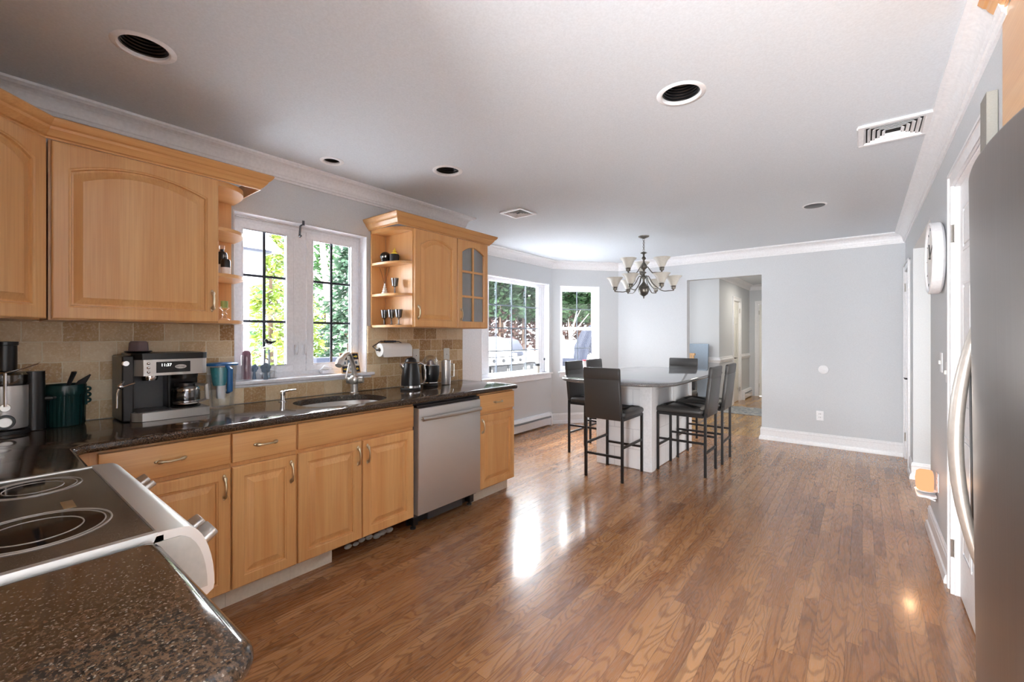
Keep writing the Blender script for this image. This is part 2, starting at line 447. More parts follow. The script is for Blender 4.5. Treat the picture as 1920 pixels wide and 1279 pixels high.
def thing(name, label, cat, loc=(0, 0, 0), group=None):
    o = bpy.data.objects.new(name, None); COL.objects.link(o); o.location = loc
    o.empty_display_size = .1
    o['label'] = label; o['category'] = cat
    if group: o['group'] = group
    return o
def tag(o, label, cat, group=None):
    o['label'] = label; o['category'] = cat
    if group: o['group'] = group
    return o
def struct(o):
    o['kind'] = 'structure'; return o
def kids(o): return [c for c in bpy.data.objects if c.parent is o]
def copy_tree(o, parent=None):
    c = o.copy(); COL.objects.link(c); c.parent = parent
    for ch in kids(o): copy_tree(ch, c)
    return c
def dup(o, loc, rz=None, label=None, group=None):
    c = copy_tree(o); c.location = loc
    if rz is not None: c.rotation_euler = (0, 0, rz)
    if label: c['label'] = label
    if group: c['group'] = group
    return c

def offset_loop(loop, d):
    """offset closed 2D loop inwards (CCW) by d"""
    n = len(loop); out = []
    for i in range(n):
        a, b, c = Vector(loop[i-1]), Vector(loop[i]), Vector(loop[(i+1) % n])
        d1 = (b-a).normalized(); d2 = (c-b).normalized()
        n1 = Vector((-d1.y, d1.x)); n2 = Vector((-d2.y, d2.x)); m = (n1+n2)/max(.3, 1+n1.dot(n2))
        out.append(tuple(b+m*d))
    return out
def round_poly(pts, rad, n=6):
    """round the corners of a polygon; rad is a number or list"""
    out = []; N = len(pts)
    for i in range(N):
        r = rad[i] if isinstance(rad, (list, tuple)) else rad
        a, b, c = Vector(pts[i-1]), Vector(pts[i]), Vector(pts[(i+1) % N])
        if r <= 0: out.append(tuple(b)); continue
        d1 = (a-b).normalized(); d2 = (c-b).normalized(); ang = d1.angle(d2)
        t = r/math.tan(ang/2); p0 = b+d1*t; p1 = b+d2*t; cen = b+(d1+d2).normalized()*(r/math.sin(ang/2))
        a0 = math.atan2(p0.y-cen.y, p0.x-cen.x); a1 = math.atan2(p1.y-cen.y, p1.x-cen.x)
        da = (a1-a0+PI) % (2*PI)-PI
        for k in range(n+1):
            an = a0+da*k/n; out.append((cen.x+r*math.cos(an), cen.y+r*math.sin(an)))
    return out
def fill(mb, loops, z, flip=False):
    polys = [[Vector((x, y, 0)) for x, y in L] for L in loops]
    bm = bmesh.new()
    for L in loops:
        vs = [bm.verts.new((x, y, z)) for x, y in L]
        for i in range(len(vs)): bm.edges.new((vs[i-1], vs[i]))
    bmesh.ops.triangle_fill(bm, use_beauty=True, use_dissolve=False, edges=bm.edges[:], normal=(0, 0, 1))
    bm.verts.index_update()
    mb.add([tuple(v.co) for v in bm.verts], [tuple(v.index for v in f.verts) for f in bm.faces]); bm.free()
def slab(mb, loop, z0, z1, r=.012, holes=()):
    """loop CCW; edge rounded with radius r top and bottom"""
    prof = [(r*(1-math.sin(a)), z1-r*(1-math.cos(a))) for a in [0, R(30), R(60), R(90)]]
    prof = [(r*(1-math.sin(a)), z1-r+r*math.cos(a)) for a in [0, R(30), R(60), R(90)]]
    prof += [(r*(1-math.sin(a)), z0+r-r*math.cos(a)) for a in [R(90), R(60), R(30), 0]]
    rings = [[(x, y, z) for x, y in offset_loop(loop, o)] for o, z in prof]
    mb.rings(rings, False, False)
    inner = offset_loop(loop, r)
    fill(mb, [inner]+[list(h) for h in holes], z1); fill(mb, [inner]+[list(h) for h in holes], z0)
    for h in holes:
        mb.rings([[(x, y, z1) for x, y in h], [(x, y, z0) for x, y in h]], False, False)
# ================================================================== ROOM SHELL
H = 2.48; XL = -3.02; XW = -3.70; YB = 6.48; XR = .37; YN = -.42; YJ = 3.02; YD = 5.60
# floor
struct(MB().box(-3.75, 3.2, -2.6, 6.54, -.06, 0).build('floor', 'floor', smooth=False))
struct(MB().box(-3.2, .6, 6.54, 11.3, -.06, -.0005).build('floor_hall', 'floor_hall', smooth=False))

# ceiling with openings for the recessed lights
cans = [(-2.235, .452, .083, 'large'), (-.672, 2.125, .088, 'large'), (-2.718, 1.512, .052, 'small'), (-2.252, 2.103, .082, 'large')]
def circ(cx, cy, r, n=32): return [(cx+r*math.cos(2*PI*i/n), cy+r*math.sin(2*PI*i/n)) for i in range(n)]
c = MB(); outer = [(-3.86, -2.6), (3.2, -2.6), (3.2, 6.6), (-3.86, 6.6)]
fill(c, [outer]+[circ(x, y, r) for x, y, r, k in cans], H)
for x, y, r, k in cans:
    L = circ(x, y, r); c.rings([[(a, b, H) for a, b in L], [(a, b, H+.02) for a, b in L]], False, False)
fill(c, [outer]+[circ(x, y, r) for x, y, r, k in cans], H+.02)
c.rings([[(a, b, H) for a, b in outer], [(a, b, H+.02) for a, b in outer]], False, False)
struct(c.build('ceiling', 'ceiling', smooth=False))
struct(MB().box(-3.2, .6, 6.6, 11.3, H, H+.08).build('ceiling_hall', 'ceiling', smooth=False))
struct(MB().box(-4.1, 3.4, -2.8, 6.6, H+.28, H+.36).build('ceiling_light_block', 'ceiling', smooth=False))  # unseen slab added above the ceiling to block outside light

# walls -----------------------------------------------------------
w = MB()                                                        # left wall with the window opening
w.box(XL-.18, XL, YN-.12, 1.04, 0, H).box(XL-.18, XL, 1.97, YJ, 0, H).box(XL-.18, XL, 1.04, 1.97, 0, 1.05).box(XL-.18, XL, 1.04, 1.97, 2.11, H)
struct(w.build('wall_left', 'paint', smooth=False))
struct(MB().box(XW-.16, XL-.18, YJ-.12, YJ, 0, H).build('wall_left_return', 'paint', smooth=False))
w = MB()
w.box(XW-.16, XW, YJ, 4.03, 0, H).box(XW-.16, XW, 5.54, YD+.02, 0, H).box(XW-.16, XW, 4.03, 5.54, 0, .79).box(XW-.16, XW, 4.03, 5.54, 2.12, H)
struct(w.build('wall_left_bay', 'paint', smooth=False))
# diagonal wall: local u along the wall, v outwards, z up
DU = Vector((.68, .88, 0)).normalized(); DV = Vector((-DU.y, DU.x, 0)); DL = math.hypot(.68, .88)
TD = Matrix(((DU.x, DV.x, 0, XW), (DU.y, DV.y, 0, YD), (0, 0, 1, 0), (0, 0, 0, 1)))
a0, a1 = .123*DL, .71*DL
w = MB(TD)
w.box(0, a0, 0, .16, 0, H).box(a1, DL, 0, .16, 0, H).box(a0, a1, 0, .16, 0, .79).box(a0, a1, 0, .16, 2.11, H)
struct(w.build('wall_diagonal', 'paint', smooth=False))
w = MB()
w.box(XL-.1, -1.965, YB, YB+.12, 0, H).box(-1.023, XR+.13, YB, YB+.12, 0, H).box(-1.965, -1.023, YB, YB+.12, 2.135, H)
struct(w.build('wall_back', 'paint', smooth=False))
w = MB()                                                        # right wall: far door, opening, near door, fridge recess
w.box(XR, XR+.13, 6.42, YB, 0, H).box(XR, XR+.13, 5.90, 6.42, 2.04, H).box(XR, XR+.13, 5.54, 5.90, 0, H)
w.box(XR, XR+.13, 4.19, 5.54, 2.15, H).box(XR, XR+.13, 3.22, 4.19, 0, H).box(XR, XR+.13, 2.40, 3.22, 2.11, H).box(XR, XR+.13, 2.156, 2.40, 0, H)
w.box(XR, XR+.13, -2.6, 1.16, 0, H)
struct(w.build('wall_right', 'paint', smooth=False))
struct(MB().box(XR+.13, 1.2, 2.156, 2.26, 0, H).build('wall_right_recess_far', 'paint', smooth=False))
struct(MB().box(XR+.13, 1.2, 1.06, 1.16, 0, H).build('wall_right_recess_near', 'paint', smooth=False))
struct(MB().box(1.12, 1.2, 1.16, 2.156, 0, H).build('wall_right_recess_back', 'paint', smooth=False))
struct(MB().box(XL-.18, -.56, YN-.12, YN, 0, H).build('wall_near', 'paint', smooth=False))
struct(MB().box(-1.3, -1.2, -2.6, YN-.12, 0, H).build('wall_rear_left', 'paint', smooth=False))
struct(MB().box(-1.3, XR+.13, -2.7, -2.6, 0, H).build('wall_rear', 'paint', smooth=False))
# side room behind the wide opening
struct(MB().box(XR+.13, 3.1, 5.54, 5.64, 0, H).build('wall_side_room_far', 'paint_beige', smooth=False))
struct(MB().box(3.0, 3.1, 2.4, 5.54, 0, H).build('wall_side_room_right', 'paint_beige', smooth=False))
struct(MB().box(1.2, 3.1, 2.3, 2.4, 0, H).build('wall_side_room_near', 'paint_beige', smooth=False))
# hall
XH = -1.99; YH = 8.40; YF = 11.06
struct(MB().box(-3.1, XH, YH, YH+.12, 0, H).build('wall_hall_facing', 'paint', smooth=False))
w = MB(); w.box(XH-.12, XH, YH+.12, 9.45, 0, H).box(XH-.12, XH, 10.10, YF, 0, H).box(XH-.12, XH, 9.45, 10.10, 2.05, H)
struct(w.build('wall_hall_left', 'paint', smooth=False))
w = MB(); w.box(XH-.12, -1.84, YF, YF+.12, 0, H).box(-1.84, -.98, YF, YF+.12, 2.06, H).box(-.98, .5, YF, YF+.12, 0, H)
struct(w.build('wall_hall_far', 'paint', smooth=False))
struct(MB().box(-.45, -.35, YB+.12, YF, 0, H).build('wall_hall_right', 'paint', smooth=False))
struct(MB().box(-3.2, -3.1, YB+.12, YH+.12, 0, H).build('wall_foyer_left', 'paint', smooth=False))

# crown moulding ---------------------------------------------------
def crown_prof(h=.118, p=.092, top=H):
    pts = [(0, 0), (0, -h), (.010, -h), (.013, -h+.014), (.020, -h+.016), (.022, -h+.030)]
    for k in range(7):
        a = PI/2*k/6; pts.append((.026+(p-.040)*(1-math.cos(a)), -h+.036+(h-.058)*math.sin(a)))
    pts += [(p-.010, -.018), (p-.004, -.014), (p, -.012), (p, 0)]
    return [(o, top+z) for o, z in pts]
pth = [(XR, 2.09), (XR, YB), (XL, YB), (XW, YD), (XW, YJ), (XL, YJ), (XL, YN), (-.56, YN)]
struct(MB().sweep(crown_prof(), pth).build('trim_1', 'white', angle=14))
struct(MB().sweep(crown_prof(), [(XH, YF-.001), (XH, YH), (-3.1, YH)][::1]).build('trim_2', 'white', angle=14))
struct(MB().sweep(crown_prof(), [(-.45, YF), (XH, YF)]).build('trim_3', 'white', angle=14))

# baseboards -------------------------------------------------------
def base_prof(h=.155, t=.018):
    return [(0, 0), (0, h), (.007, h), (.012, h-.006), (.012, h-.018), (.016, h-.024), (.016, h-.03), (t-.004, h-.034), (t-.004, .052), (t+.004, .046), (t+.010, .018), (t+.010, .0)]
def baseb(name, path): struct(MB().sweep(base_prof(), path).build(name, 'white', angle=14))
baseb('baseboard_back_right', [(XR, YB-.0), (-1.023, YB), (-1.023, YB+.12)])
baseb('baseboard_back', [(-1.965, YB+.12), (-1.965, YB), (XL, YB), (XW, YD), (XW, YD-.05)])
baseb('baseboard_right', [(XR, 3.30), (XR, 4.19), (XR+.13, 4.19)])
baseb('baseboard_side_room', [(3.0, 5.54), (XR, 5.54), (XR, 5.80)])
baseb('baseboard_hall_facing', [(XH, 9.38), (XH, YH), (-3.1, YH)])
# chair rail in the hall
cr = [(0, .86), (.012, .862), (.014, .885), (.026, .895), (.028, .915), (.014, .93), (.012, .955), (0, .96)]
struct(MB().sweep(cr, [(XH, 9.39), (XH, YH), (-3.1, YH)]).build('trim_4', 'white', angle=14))
struct(MB().sweep(cr, [(XH, YF), (XH, 10.17)]).build('trim_5', 'white', angle=14))

# white panel at the bay window's near side ------------------
struct(MB().box(XW, XW+.018, 3.62, 4.02, .16, 2.14).build('trim_6', 'white_gloss', bevel=.004))

# ------------------------------------------------------------------ windows
def TW(x, y, z=0):   # wall facing +x : local u -> +y, v (outwards) -> -x
    return Matrix(((0, -1, 0, x), (1, 0, 0, y), (0, 0, 1, z), (0, 0, 0, 1)))
def frame_ring(mb, u0, u1, z0, z1, w, v0, v1):
    mb.box(u0, u1, v0, v1, z0, z0+w).box(u0, u1, v0, v1, z1-w, z1).box(u0, u0+w, v0, v1, z0+w, z1-w).box(u1-w, u1, v0, v1, z0+w, z1-w)
# window 1: twin casement over the sink
T = TW(XL, 0)
win1 = MB(T); frame_ring(win1, 1.04, 1.97, 1.05, 2.11, .035, .10, .17)
frame_ring(win1, 1.04, 1.97, 1.05, 2.11, .012, .088, .10); win1.box(1.44, 1.54, .095, .17, 1.085, 2.075)
# painted drywall return lining
win1.box(1.04, 1.046, 0, .10, 1.05, 2.11).box(1.964, 1.97, 0, .10, 1.05, 2.11).box(1.04, 1.97, 0, .10, 2.104, 2.11)
win1 = struct(win1.build('window_1', 'white_gloss', bevel=.002))
for (u0, u1) in ((1.075, 1.445), (1.535, 1.935)):
    sash = MB(T); frame_ring(sash, u0, u1, 1.085, 2.075, .047, .085, .13); frame_ring(sash, u0+.04, u1-.04, 1.125, 2.035, .010, .080, .09)
    sh = sash.build('sash', 'white_gloss', win1, bevel=.003)
    g0, g1, zz0, zz1 = u0+.045, u1-.045, 1.13, 2.03
    mu = MB(T); mu.box((g0+g1)/2-.009, (g0+g1)/2+.009, .106, .112, zz0, zz1)
    for k in (1, 2):
        z = zz0+(zz1-zz0)*k/3; mu.box(g0, g1, .105, .113, z-.008, z+.008)
    frame_ring(mu, g0-.002, g1+.002, zz0-.002, zz1+.002, .006, .104, .114)
    mu.build('muntin', 'iron', sh)
    MB(T).box(g0-.002, g1+.002, .118, .122, zz0-.002, zz1+.002).build('pane', 'glass', sh)
    # sash lock and crank
    s_ = 1 if u0 < 1.3 else -1
    lk = MB(T); ul = 1.462 if s_ > 0 else 1.522
    lk.box(ul-.009, ul+.009, .080, .095, 1.20, 1.27).tube([(ul, .078, 1.205), (ul, .066, 1.22), (ul, .060, 1.29)], [.006, .006, .005], 8)
    lk.build('sash_lock', 'white_gloss', win1, bevel=.002)
    uc = 1.30 if s_ > 0 else 1.70
    ck = MB(T); ck.box(uc-.06, uc+.03, .058, .088, 1.058, 1.082).tube([(uc, .07, 1.08), (uc+.015, .055, 1.098), (uc-.055, .045, 1.115), (uc-.08, .045, 1.085)], [.008, .008, .006, .006], 8).ball((uc-.085, .045, 1.085), .010, 8)
    ck.build('crank', 'white_gloss', win1)
slm = MB(); slm.prism(round_poly([(XL-.105, 1.04), (XL-.0, 1.04), (XL, 1.00), (XL+.035, 1.00), (XL+.035, 2.02), (XL, 2.02), (XL, 1.97), (XL-.105, 1.97)], 0), 1.030, 1.052)
slm.box(XL, XL+.018, 1.02, 2.0, 1.012, 1.030)
slm.build('sill', 'white_gloss', win1, bevel=.006, seg=3)

# window 2: large bay window with grilles
T = TW(XW, 0)
win2 = MB(T); frame_ring(win2, 4.03, 5.54, .79, 2.12, .05, .10, .16)
win2.box(4.03, 5.54, .01, .10, 2.110, 2.12).box(5.530, 5.54, .0, .10, .79, 2.12).box(4.03, 4.04, 0, .10, .79, 2.12)
win2.box(4.08, 4.29, .11, .15, .84, 2.07).box(5.40, 5.49, .108, .15, .84, 2.07)
win2 = struct(win2.build('window_2', 'white_gloss', bevel=.003))
sl = MB(T); sl.box(4.0, 5.60, -.03, .10, .768, .792).box(4.02, 5.57, -.012, 0, .70, .768); sl.build('sill', 'white_gloss', win2, bevel=.004)
mu = MB(T)
for u in (4.445, 4.772, 5.10):
    mu.box(u-.008, u+.008, .112, .118, .83, 2.075)
mu.box(4.285, 5.405, .113, .119, 1.135-.008, 1.135+.008).box(4.285, 5.405, .113, .119, 1.445-.008, 1.445+.008).box(4.285, 5.405, .113, .119, 1.755-.008, 1.755+.008)
mu.build('muntin', 'muntin_grey', win2)
MB(T).box(4.285, 5.405, .126, .130, .835, 2.075).build('pane', 'glass', win2)

# window 3: double hung in the diagonal wall
T = TD
win3 = MB(T); frame_ring(win3, a0, a1, .79, 2.11, .035, .09, .16); win3.box(a1-.008, a1, 0, .09, .79, 2.11).box(a0, a0+.008, 0, .09, .79, 2.11).box(a0, a1, 0, .09, 2.102, 2.11)
win3 = struct(win3.build('window_3', 'white_gloss', bevel=.003))
sl = MB(T); sl.box(a0-.03, a1+.03, -.03, .09, .768, .792).box(a0-.01, a1+.01, -.012, 0, .71, .768); sl.build('sill', 'white_gloss', win3, bevel=.004)
for (z0, z1, v) in ((1.43, 2.08, .115), (.82, 1.475, .095)):
    sm = MB(T); frame_ring(sm, a0+.033, a1-.033, z0, z1, .045, v, v+.03); sh = sm.build('sash', 'white_gloss', win3, bevel=.003)
    mu = MB(T); uc = (a0+a1)/2; zc = (z0+z1)/2
    mu.box(uc-.007, uc+.007, v+.008, v+.014, z0+.04, z1-.04).box(a0+.07, a1-.07, v+.008, v+.014, zc-.007, zc+.007)
    mu.build('muntin', 'muntin_grey', sh)
    MB(T).box(a0+.07, a1-.07, v+.018, v+.022, z0+.04, z1-.04).build('pane', 'glass', sh)

# ------------------------------------------------------------------ doors
def six_panel(mb, u0, u1, z0, z1, v, s=-1, d=.006):
    """raised panel mouldings on a slab face at v, growing to v+s*d"""
    wd = u1-u0; cw = (wd-.11*2-.09)/2
    rows = [(.24, .24+.60), (.24+.60+.13, .24+.60+.13+.62), (z1-z0-.13-.22, z1-z0-.13)]
    for (ra, rb) in rows:
        for uu in (u0+.11, u0+.11+cw+.09):
            for k, (i, dd) in enumerate(((0, d), (.03, d*1.0))):
                a, b, c_, e = uu+i, uu+cw-i, z0+ra+i, z0+rb-i
                if k == 0:
                    lo, hi = sorted((v, v+s*dd)); frame_ring(mb, a, b, c_, e, .014, lo, hi)
                else:
                    lo, hi = sorted((v, v+s*dd)); mb.box(a, b, lo, hi, c_, e)
def lever(mb, u, z, v, s=-1, d=1):
    mb.cbox((u, v+s*.004, z), (.052, .008, .052)); mb.cyl((u, v, z), (u, v+s*.05, z), .009)
    mb.tube([(u, v+s*.048, z), (u+d*.03, v+s*.05, z), (u+d*.115, v+s*.05, z)], [.009, .008, .007], 10)
def TR_(x, y): # right wall facing -x: local u -> +y, v outwards(from room) -> +x
    return Matrix(((0, 1, 0, x), (1, 0, 0, y), (0, 0, 1, 0), (0, 0, 0, 1)))
def casing(mb, u0, u1, z1, w=.075, v=0, s=-1):
    for (i, j, t) in ((0, w, .012), (w-.018, w, .020), (0, .010, .015)):
        lo, hi = sorted((v, v+s*t))
        mb.box(u0-j, u0-i, lo, hi, 0, z1+i+0).box(u1+i, u1+j, lo, hi, 0, z1+i+0).box(u0-j, u1+j, lo, hi, z1+i, z1+j)
def hinge(mb, u, z, v, s=-1):
    mb.cyl((u, v+s*.008, z-.045), (u, v+s*.008, z+.045), .006, n=8); mb.box(u-.018, u+.018, min(v, v+s*.003), max(v, v+s*.003), z-.045, z+.045)
def door(name, T, u0, u1, z1, mat, lev, hin, six=True, dirn=1, slab_v=.02, backface=False):
    d = struct(MB(T).box(u0+.003, u1-.003, slab_v, slab_v+.04, .008, z1-.003).build(name, mat, bevel=.002))
    pm = MB(T); six_panel(pm, u0, u1, .008, z1, slab_v)
    pm.build('panel', mat, d, bevel=.003)
    cm = MB(T); casing(cm, u0-.005, u1+.005, z1+.005); cm.box(u0-.02, u0+.003, 0, .12, 0, z1).box(u1-.003, u1+.02, 0, .12, 0, z1).box(u0, u1, 0, .12, z1-.003, z1+.02)
    cm.build('casing', 'white', d, bevel=.002)
    if lev is not None:
        lm = MB(T); lever(lm, lev, .90, slab_v, -1, dirn); lm.cbox((lev, slab_v-.003, .90), (.05, .006, .10)); lm.build('door_lever', 'black', d, bevel=.002)
    for z in (.24, 1.86):
        hm = MB(T); hinge(hm, hin, z, 0.0 if True else slab_v); hm.build('hinge', 'nickel', d)
    return d
door('door_1', TR_(XR, 0), 5.93, 6.39, 2.03, 'white', 5.985, 6.385, dirn=1)
door('door_2', TR_(XR, 0), 2.44, 3.18, 2.10, 'white', None, 3.185)
# side panel of the doorway beside the fridge
struct(MB().box(XR-.03, XR-.001, 2.245, 2.345, 0, 2.19).build('trim_7', 'paint_beige', bevel=.002))
door('door_3', TW(XH, 0), 9.50, 10.06, 2.04, 'cream', 9.56, 10.055, dirn=1)
# far hall door, faces the room: local u -> x, v outwards -> +y
TF = Matrix(((1, 0, 0, 0), (0, 1, 0, YF), (0, 0, 1, 0), (0, 0, 0, 1)))
door('door_4', TF, -1.80, -1.02, 2.04, 'cream', None, -1.80, slab_v=.03)

# recessed downlights ----------------------------------------------
for i, (x, y, r, k) in enumerate(cans):
    lab = ['large recessed ceiling light with black baffle above the stove corner', 'large recessed ceiling light with black baffle alone in mid ceiling near the fridge side',
           'small recessed ceiling light above the sink window', 'large recessed ceiling light near the right end of the kitchen crown moulding'][i]
    t = thing('recessed_light', lab, 'ceiling light', (x, y, H), 'recessed ceiling lights')
    MB().lathe([(r-.004, H+.012), (r-.004, H-.001), (r+.002, H-.006), (r+.018, H-.004), (r+.022, H-.0005), (r-.002, H-.0003)], (x, y, 0), 40).build('trim_ring', 'white', t)
    b = MB(); pr = [(r-.003, H+.004)]
    for q in range(9): pr += [(r-.004-.0018*q, H+.008+.013*q), (r-.008-.0018*q, H+.012+.013*q)]
    pr += [(r*.62, H+.150), (.0, H+.150)]
    b.lathe(pr, (x, y, 0), 40).build('baffle', 'black', t)
    MB().lathe([(.0, H+.085), (r*.42, H+.087), (r*.56, H+.105), (r*.5, H+.135), (.02, H+.148)], (x, y, 0), 28).build('bulb', 'dark_grey', t)
def vent(x0, x1, y0, y1, label, along='x'):
    t = thing('ceiling_vent', label, 'air vent', ((x0+x1)/2, (y0+y1)/2, H), 'ceiling air vents')
    f = MB(); fr = .028; z0 = H-.014
    f.box(x0, x1, y0, y0+fr, z0, H-.0005).box(x0, x1, y1-fr, y1, z0, H-.0005).box(x0, x0+fr, y0+fr, y1-fr, z0, H-.0005).box(x1-fr, x1, y0+fr, y1-fr, z0, H-.0005)
    f.build('frame', 'white', t, bevel=.004)
    MB().box(x0+fr, x1-fr, y0+fr, y1-fr, H-.003, H-.001).build('backing', 'gap', t)  # no hole behind: dark plate painted as the shaded duct
    cx, cy = (x0+x1)/2, (y0+y1)/2
    nsl = 5
    for q in range(nsl):           # four-way louvres: concentric quarters
        w_ = (x1-x0)/2-fr; h_ = (y1-y0)/2-fr; k0 = (q+.25)/nsl
        for sx in (-1, 1):
            x = cx+sx*w_*(1-k0*.85); L = h_*(1-k0*.85)
            MB().add([(x, cy-L, H-.003), (x, cy+L, H-.003), (x+sx*.012, cy+L, H-.013), (x+sx*.012, cy-L, H-.013), (x-sx*.002, cy-L, H-.003), (x-sx*.002, cy+L, H-.003), (x+sx*.010, cy+L, H-.0135), (x+sx*.010, cy-L, H-.0135)],
                     [(0, 1, 2, 3), (4, 7, 6, 5), (0, 3, 7, 4), (1, 5, 6, 2), (0, 4, 5, 1), (3, 2, 6, 7)]).build('louvre', 'white', t, smooth=False)
        for sy in (-1, 1):
            y = cy+sy*h_*(1-k0*.85); L = w_*(1-k0*.85)
            MB().add([(cx-L, y, H-.003), (cx+L, y, H-.003), (cx+L, y+sy*.012, H-.013), (cx-L, y+sy*.012, H-.013), (cx-L, y-sy*.002, H-.003), (cx+L, y-sy*.002, H-.003), (cx+L, y+sy*.010, H-.0135), (cx-L, y+sy*.010, H-.0135)],
                     [(0, 1, 2, 3), (4, 7, 6, 5), (0, 3, 7, 4), (1, 5, 6, 2), (0, 4, 5, 1), (3, 2, 6, 7)]).build('louvre', 'white', t, smooth=False)
vent(-2.62, -2.37, 3.09, 3.34, 'square white louvred ceiling vent near the kitchen crown end')
vent(-.02, .285, 3.06, 3.38, 'white louvred ceiling vent close to the right wall crown')
t = thing('ceiling_speaker', 'flat round grey speaker grille in the ceiling beyond the vents', 'speaker', (-.328, 4.66, H))
MB().lathe([(0, H-.006), (.078, H-.006), (.090, H-.003), (.092, H-.0005), (0, H-.0005)], (-.328, 4.66, 0), 36).build('rim', 'white', t)
MB().lathe([(0, H-.0085), (.076, H-.0075), (.078, H-.0062), (0, H-.0062)], (-.328, 4.66, 0), 36).build('grille', 'dark_grey', t)

# baseboard heaters ------------------------------------------------
def heater(T, u0, u1, label):
    t = thing('baseboard_heater', label, 'heater', tuple(T @ Vector(((u0+u1)/2, 0, 0))))
    prof = [(0, .19), (-.045, .185), (-.068, .150), (-.068, .145), (-.040, .172), (-.004, .176), (-.004, .03), (-.060, .03), (-.066, .12), (-.069, .12), (-.064, .022), (0, .022)]
    MB(T).prism(prof, u0+.02, u1-.02, 'x').build('cover', 'white', t) if False else None
    m = MB(T)
    m.add([], [])
    def P(pr, a, b, mm):
        n = len(pr); vs = [(a, v, z) for v, z in pr]+[(b, v, z) for v, z in pr]
        fs = [(i, (i+1) % n, n+(i+1) % n, n+i) for i in range(n)]
        tri = tessellate_polygon([[Vector((v, z, 0)) for v, z in pr]])
        mm.add(vs, fs+[tuple(q) for q in tri]+[tuple(n+i for i in reversed(q)) for q in tri])
    P(prof, u0+.02, u1-.02, m); m.build('cover', 'white', t, smooth=False)
    for ua in (u0, u1-.03):
        m = MB(T); P([(0, 0), (-.072, 0), (-.072, .150), (-.048, .192), (0, .196)], ua, ua+.03, m); m.build('end_cap', 'white', t, bevel=.003)
    MB(T).box(u0+.03, u1-.03, -.030, -.012, .145, .17).build('fin_strip', 'gap', t)
    return t
heater(TW(XW, 0), 3.30, 5.52, 'long white baseboard heater under the large bay window')
heater(TW(XH, 0), 10.20, YF-.02, 'short white baseboard heater beside the far hall door')
# ================================================================== CABINETRY
def TK(x0): return Matrix(((0, 1, 0, x0), (1, 0, 0, 0), (0, 0, 1, 0), (0, 0, 0, 1)))       # faces +x, u along +y
def TN(y0): return Matrix(((1, 0, 0, 0), (0, 1, 0, y0), (0, 0, 1, 0), (0, 0, 0, 1)))       # faces +y, u along +x
K = 14
def arch_loop(u0, u1, z0, z1, rise):
    pts = [(u0, z0), (u1, z0)]
    for k in range(K+1):
        s_ = 1-k/K; u = u0+(u1-u0)*s_
        pts.append((u, z1-rise+rise*(1-(2*s_-1)**2)))
    return pts
def panel_front(mb, u0, u1, z0, z1, th=.02, arch=0., st=.058):
    """raised panel door, front face at v=0, back at v=-th"""
    L = []
    def add(ins, v, rise):
        L.append([(u, v, z) for u, z in arch_loop(u0+ins, u1-ins, z0+ins, z1-ins, rise)])
    add(0, -th, 0); add(0, -.004, 0); add(.003, -.001, 0); add(.006, 0, 0)
    add(st-.008, 0, arch); add(st-.004, -.003, arch); add(st, -.0035, arch); add(st+.003, -.012, arch); add(st+.009, -.012, arch)
    add(st+.036, -.0022, arch); add(st+.037, -.0012, arch)
    mb.rings(L, True, True)
def flat_front(mb, u0, u1, z0, z1, th=.02):
    L = []
    for ins, v in ((0, -th), (0, -.005), (.002, -.0015), (.006, 0)):
        L.append([(u0+ins, v, z0+ins), (u1-ins, v, z0+ins), (u1-ins, v, z1-ins), (u0+ins, v, z1-ins)])
    mb.rings(L, True, True)
def pull(mb, u, z, vert=True, L=.052, v=0.):
    """arched pull with leaf ends, centred at (u, z)"""
    pts = []; rad = []
    for k in range(15):
        s_ = -1+2*k/14; a = abs(s_)
        h = .024*(1-a**2.6)+.004
        pts.append((u, v+h, z+s_*L) if vert else (u+s_*L, v+h, z)); rad.append(.0048 if a < .62 else (.0048+.0052*math.sin(PI*min(1, (a-.62)/.36)) if a < .98 else .002))
    mb.tube(pts, rad, 10)
    for s_ in (-1, 1):
        p = (u, v+.002, z+s_*L*.93) if vert else (u+s_*L*.93, v+.002, z)
        mb.ball(p, 1, 6, (.0075, .004, .013) if vert else (.013, .004, .0075))

def base_cabinet(name, T, u0, u1, label, fronts, depth=.60, grain='maple_y', ub=None, kick=True, side_kick=None, vtop=.875):
    """fronts: list of (kind, u0, u1, z0, z1, handle) ; v=0 is the door face"""
    t = thing(name, label, 'cabinet', tuple(T @ Vector(((u0+u1)/2, -.3, 0))))
    c = MB(T); c.box(u0, u1, -depth, -.022, .105, vtop); c.build('carcass', 'maple_z', t)
    if kick:
        MB(T).box(u0, u1, -.10, -.085, 0, .105).build('toe_board', 'kick', t)
    for kind, a, b, z0, z1, h in fronts:
        m = MB(T)
        if kind == 'door': panel_front(m, a, b, z0, z1); d = m.build('door', 'maple_z', t, angle=14)
        elif kind == 'drawer': flat_front(m, a, b, z0, z1); d = m.build('drawer', grain, t, angle=25)
        else: flat_front(m, a, b, z0, z1); d = m.build('false_front', grain, t, angle=25)
        if h:
            hm = MB(T)
            if h == 'c': pull(hm, (a+b)/2, (z0+z1)/2, False, .050)
            elif h == 'r': pull(hm, b-.028, z1-.085, True)
            elif h == 'l': pull(hm, a+.028, z1-.085, True)
            hm.build('handle', 'brass', d)
    return t
T = TK(-2.36)
DZ0, DZ1, RZ0, RZ1 = .112, .700, .722, .862
base_cabinet('base_cabinet', T, .262, .8055, 'maple base cabinet with one drawer and one door, nearest the stove', [('drawer', .336, .801, RZ0, RZ1, 'c'), ('door', .336, .801, DZ0, DZ1, 'r')])
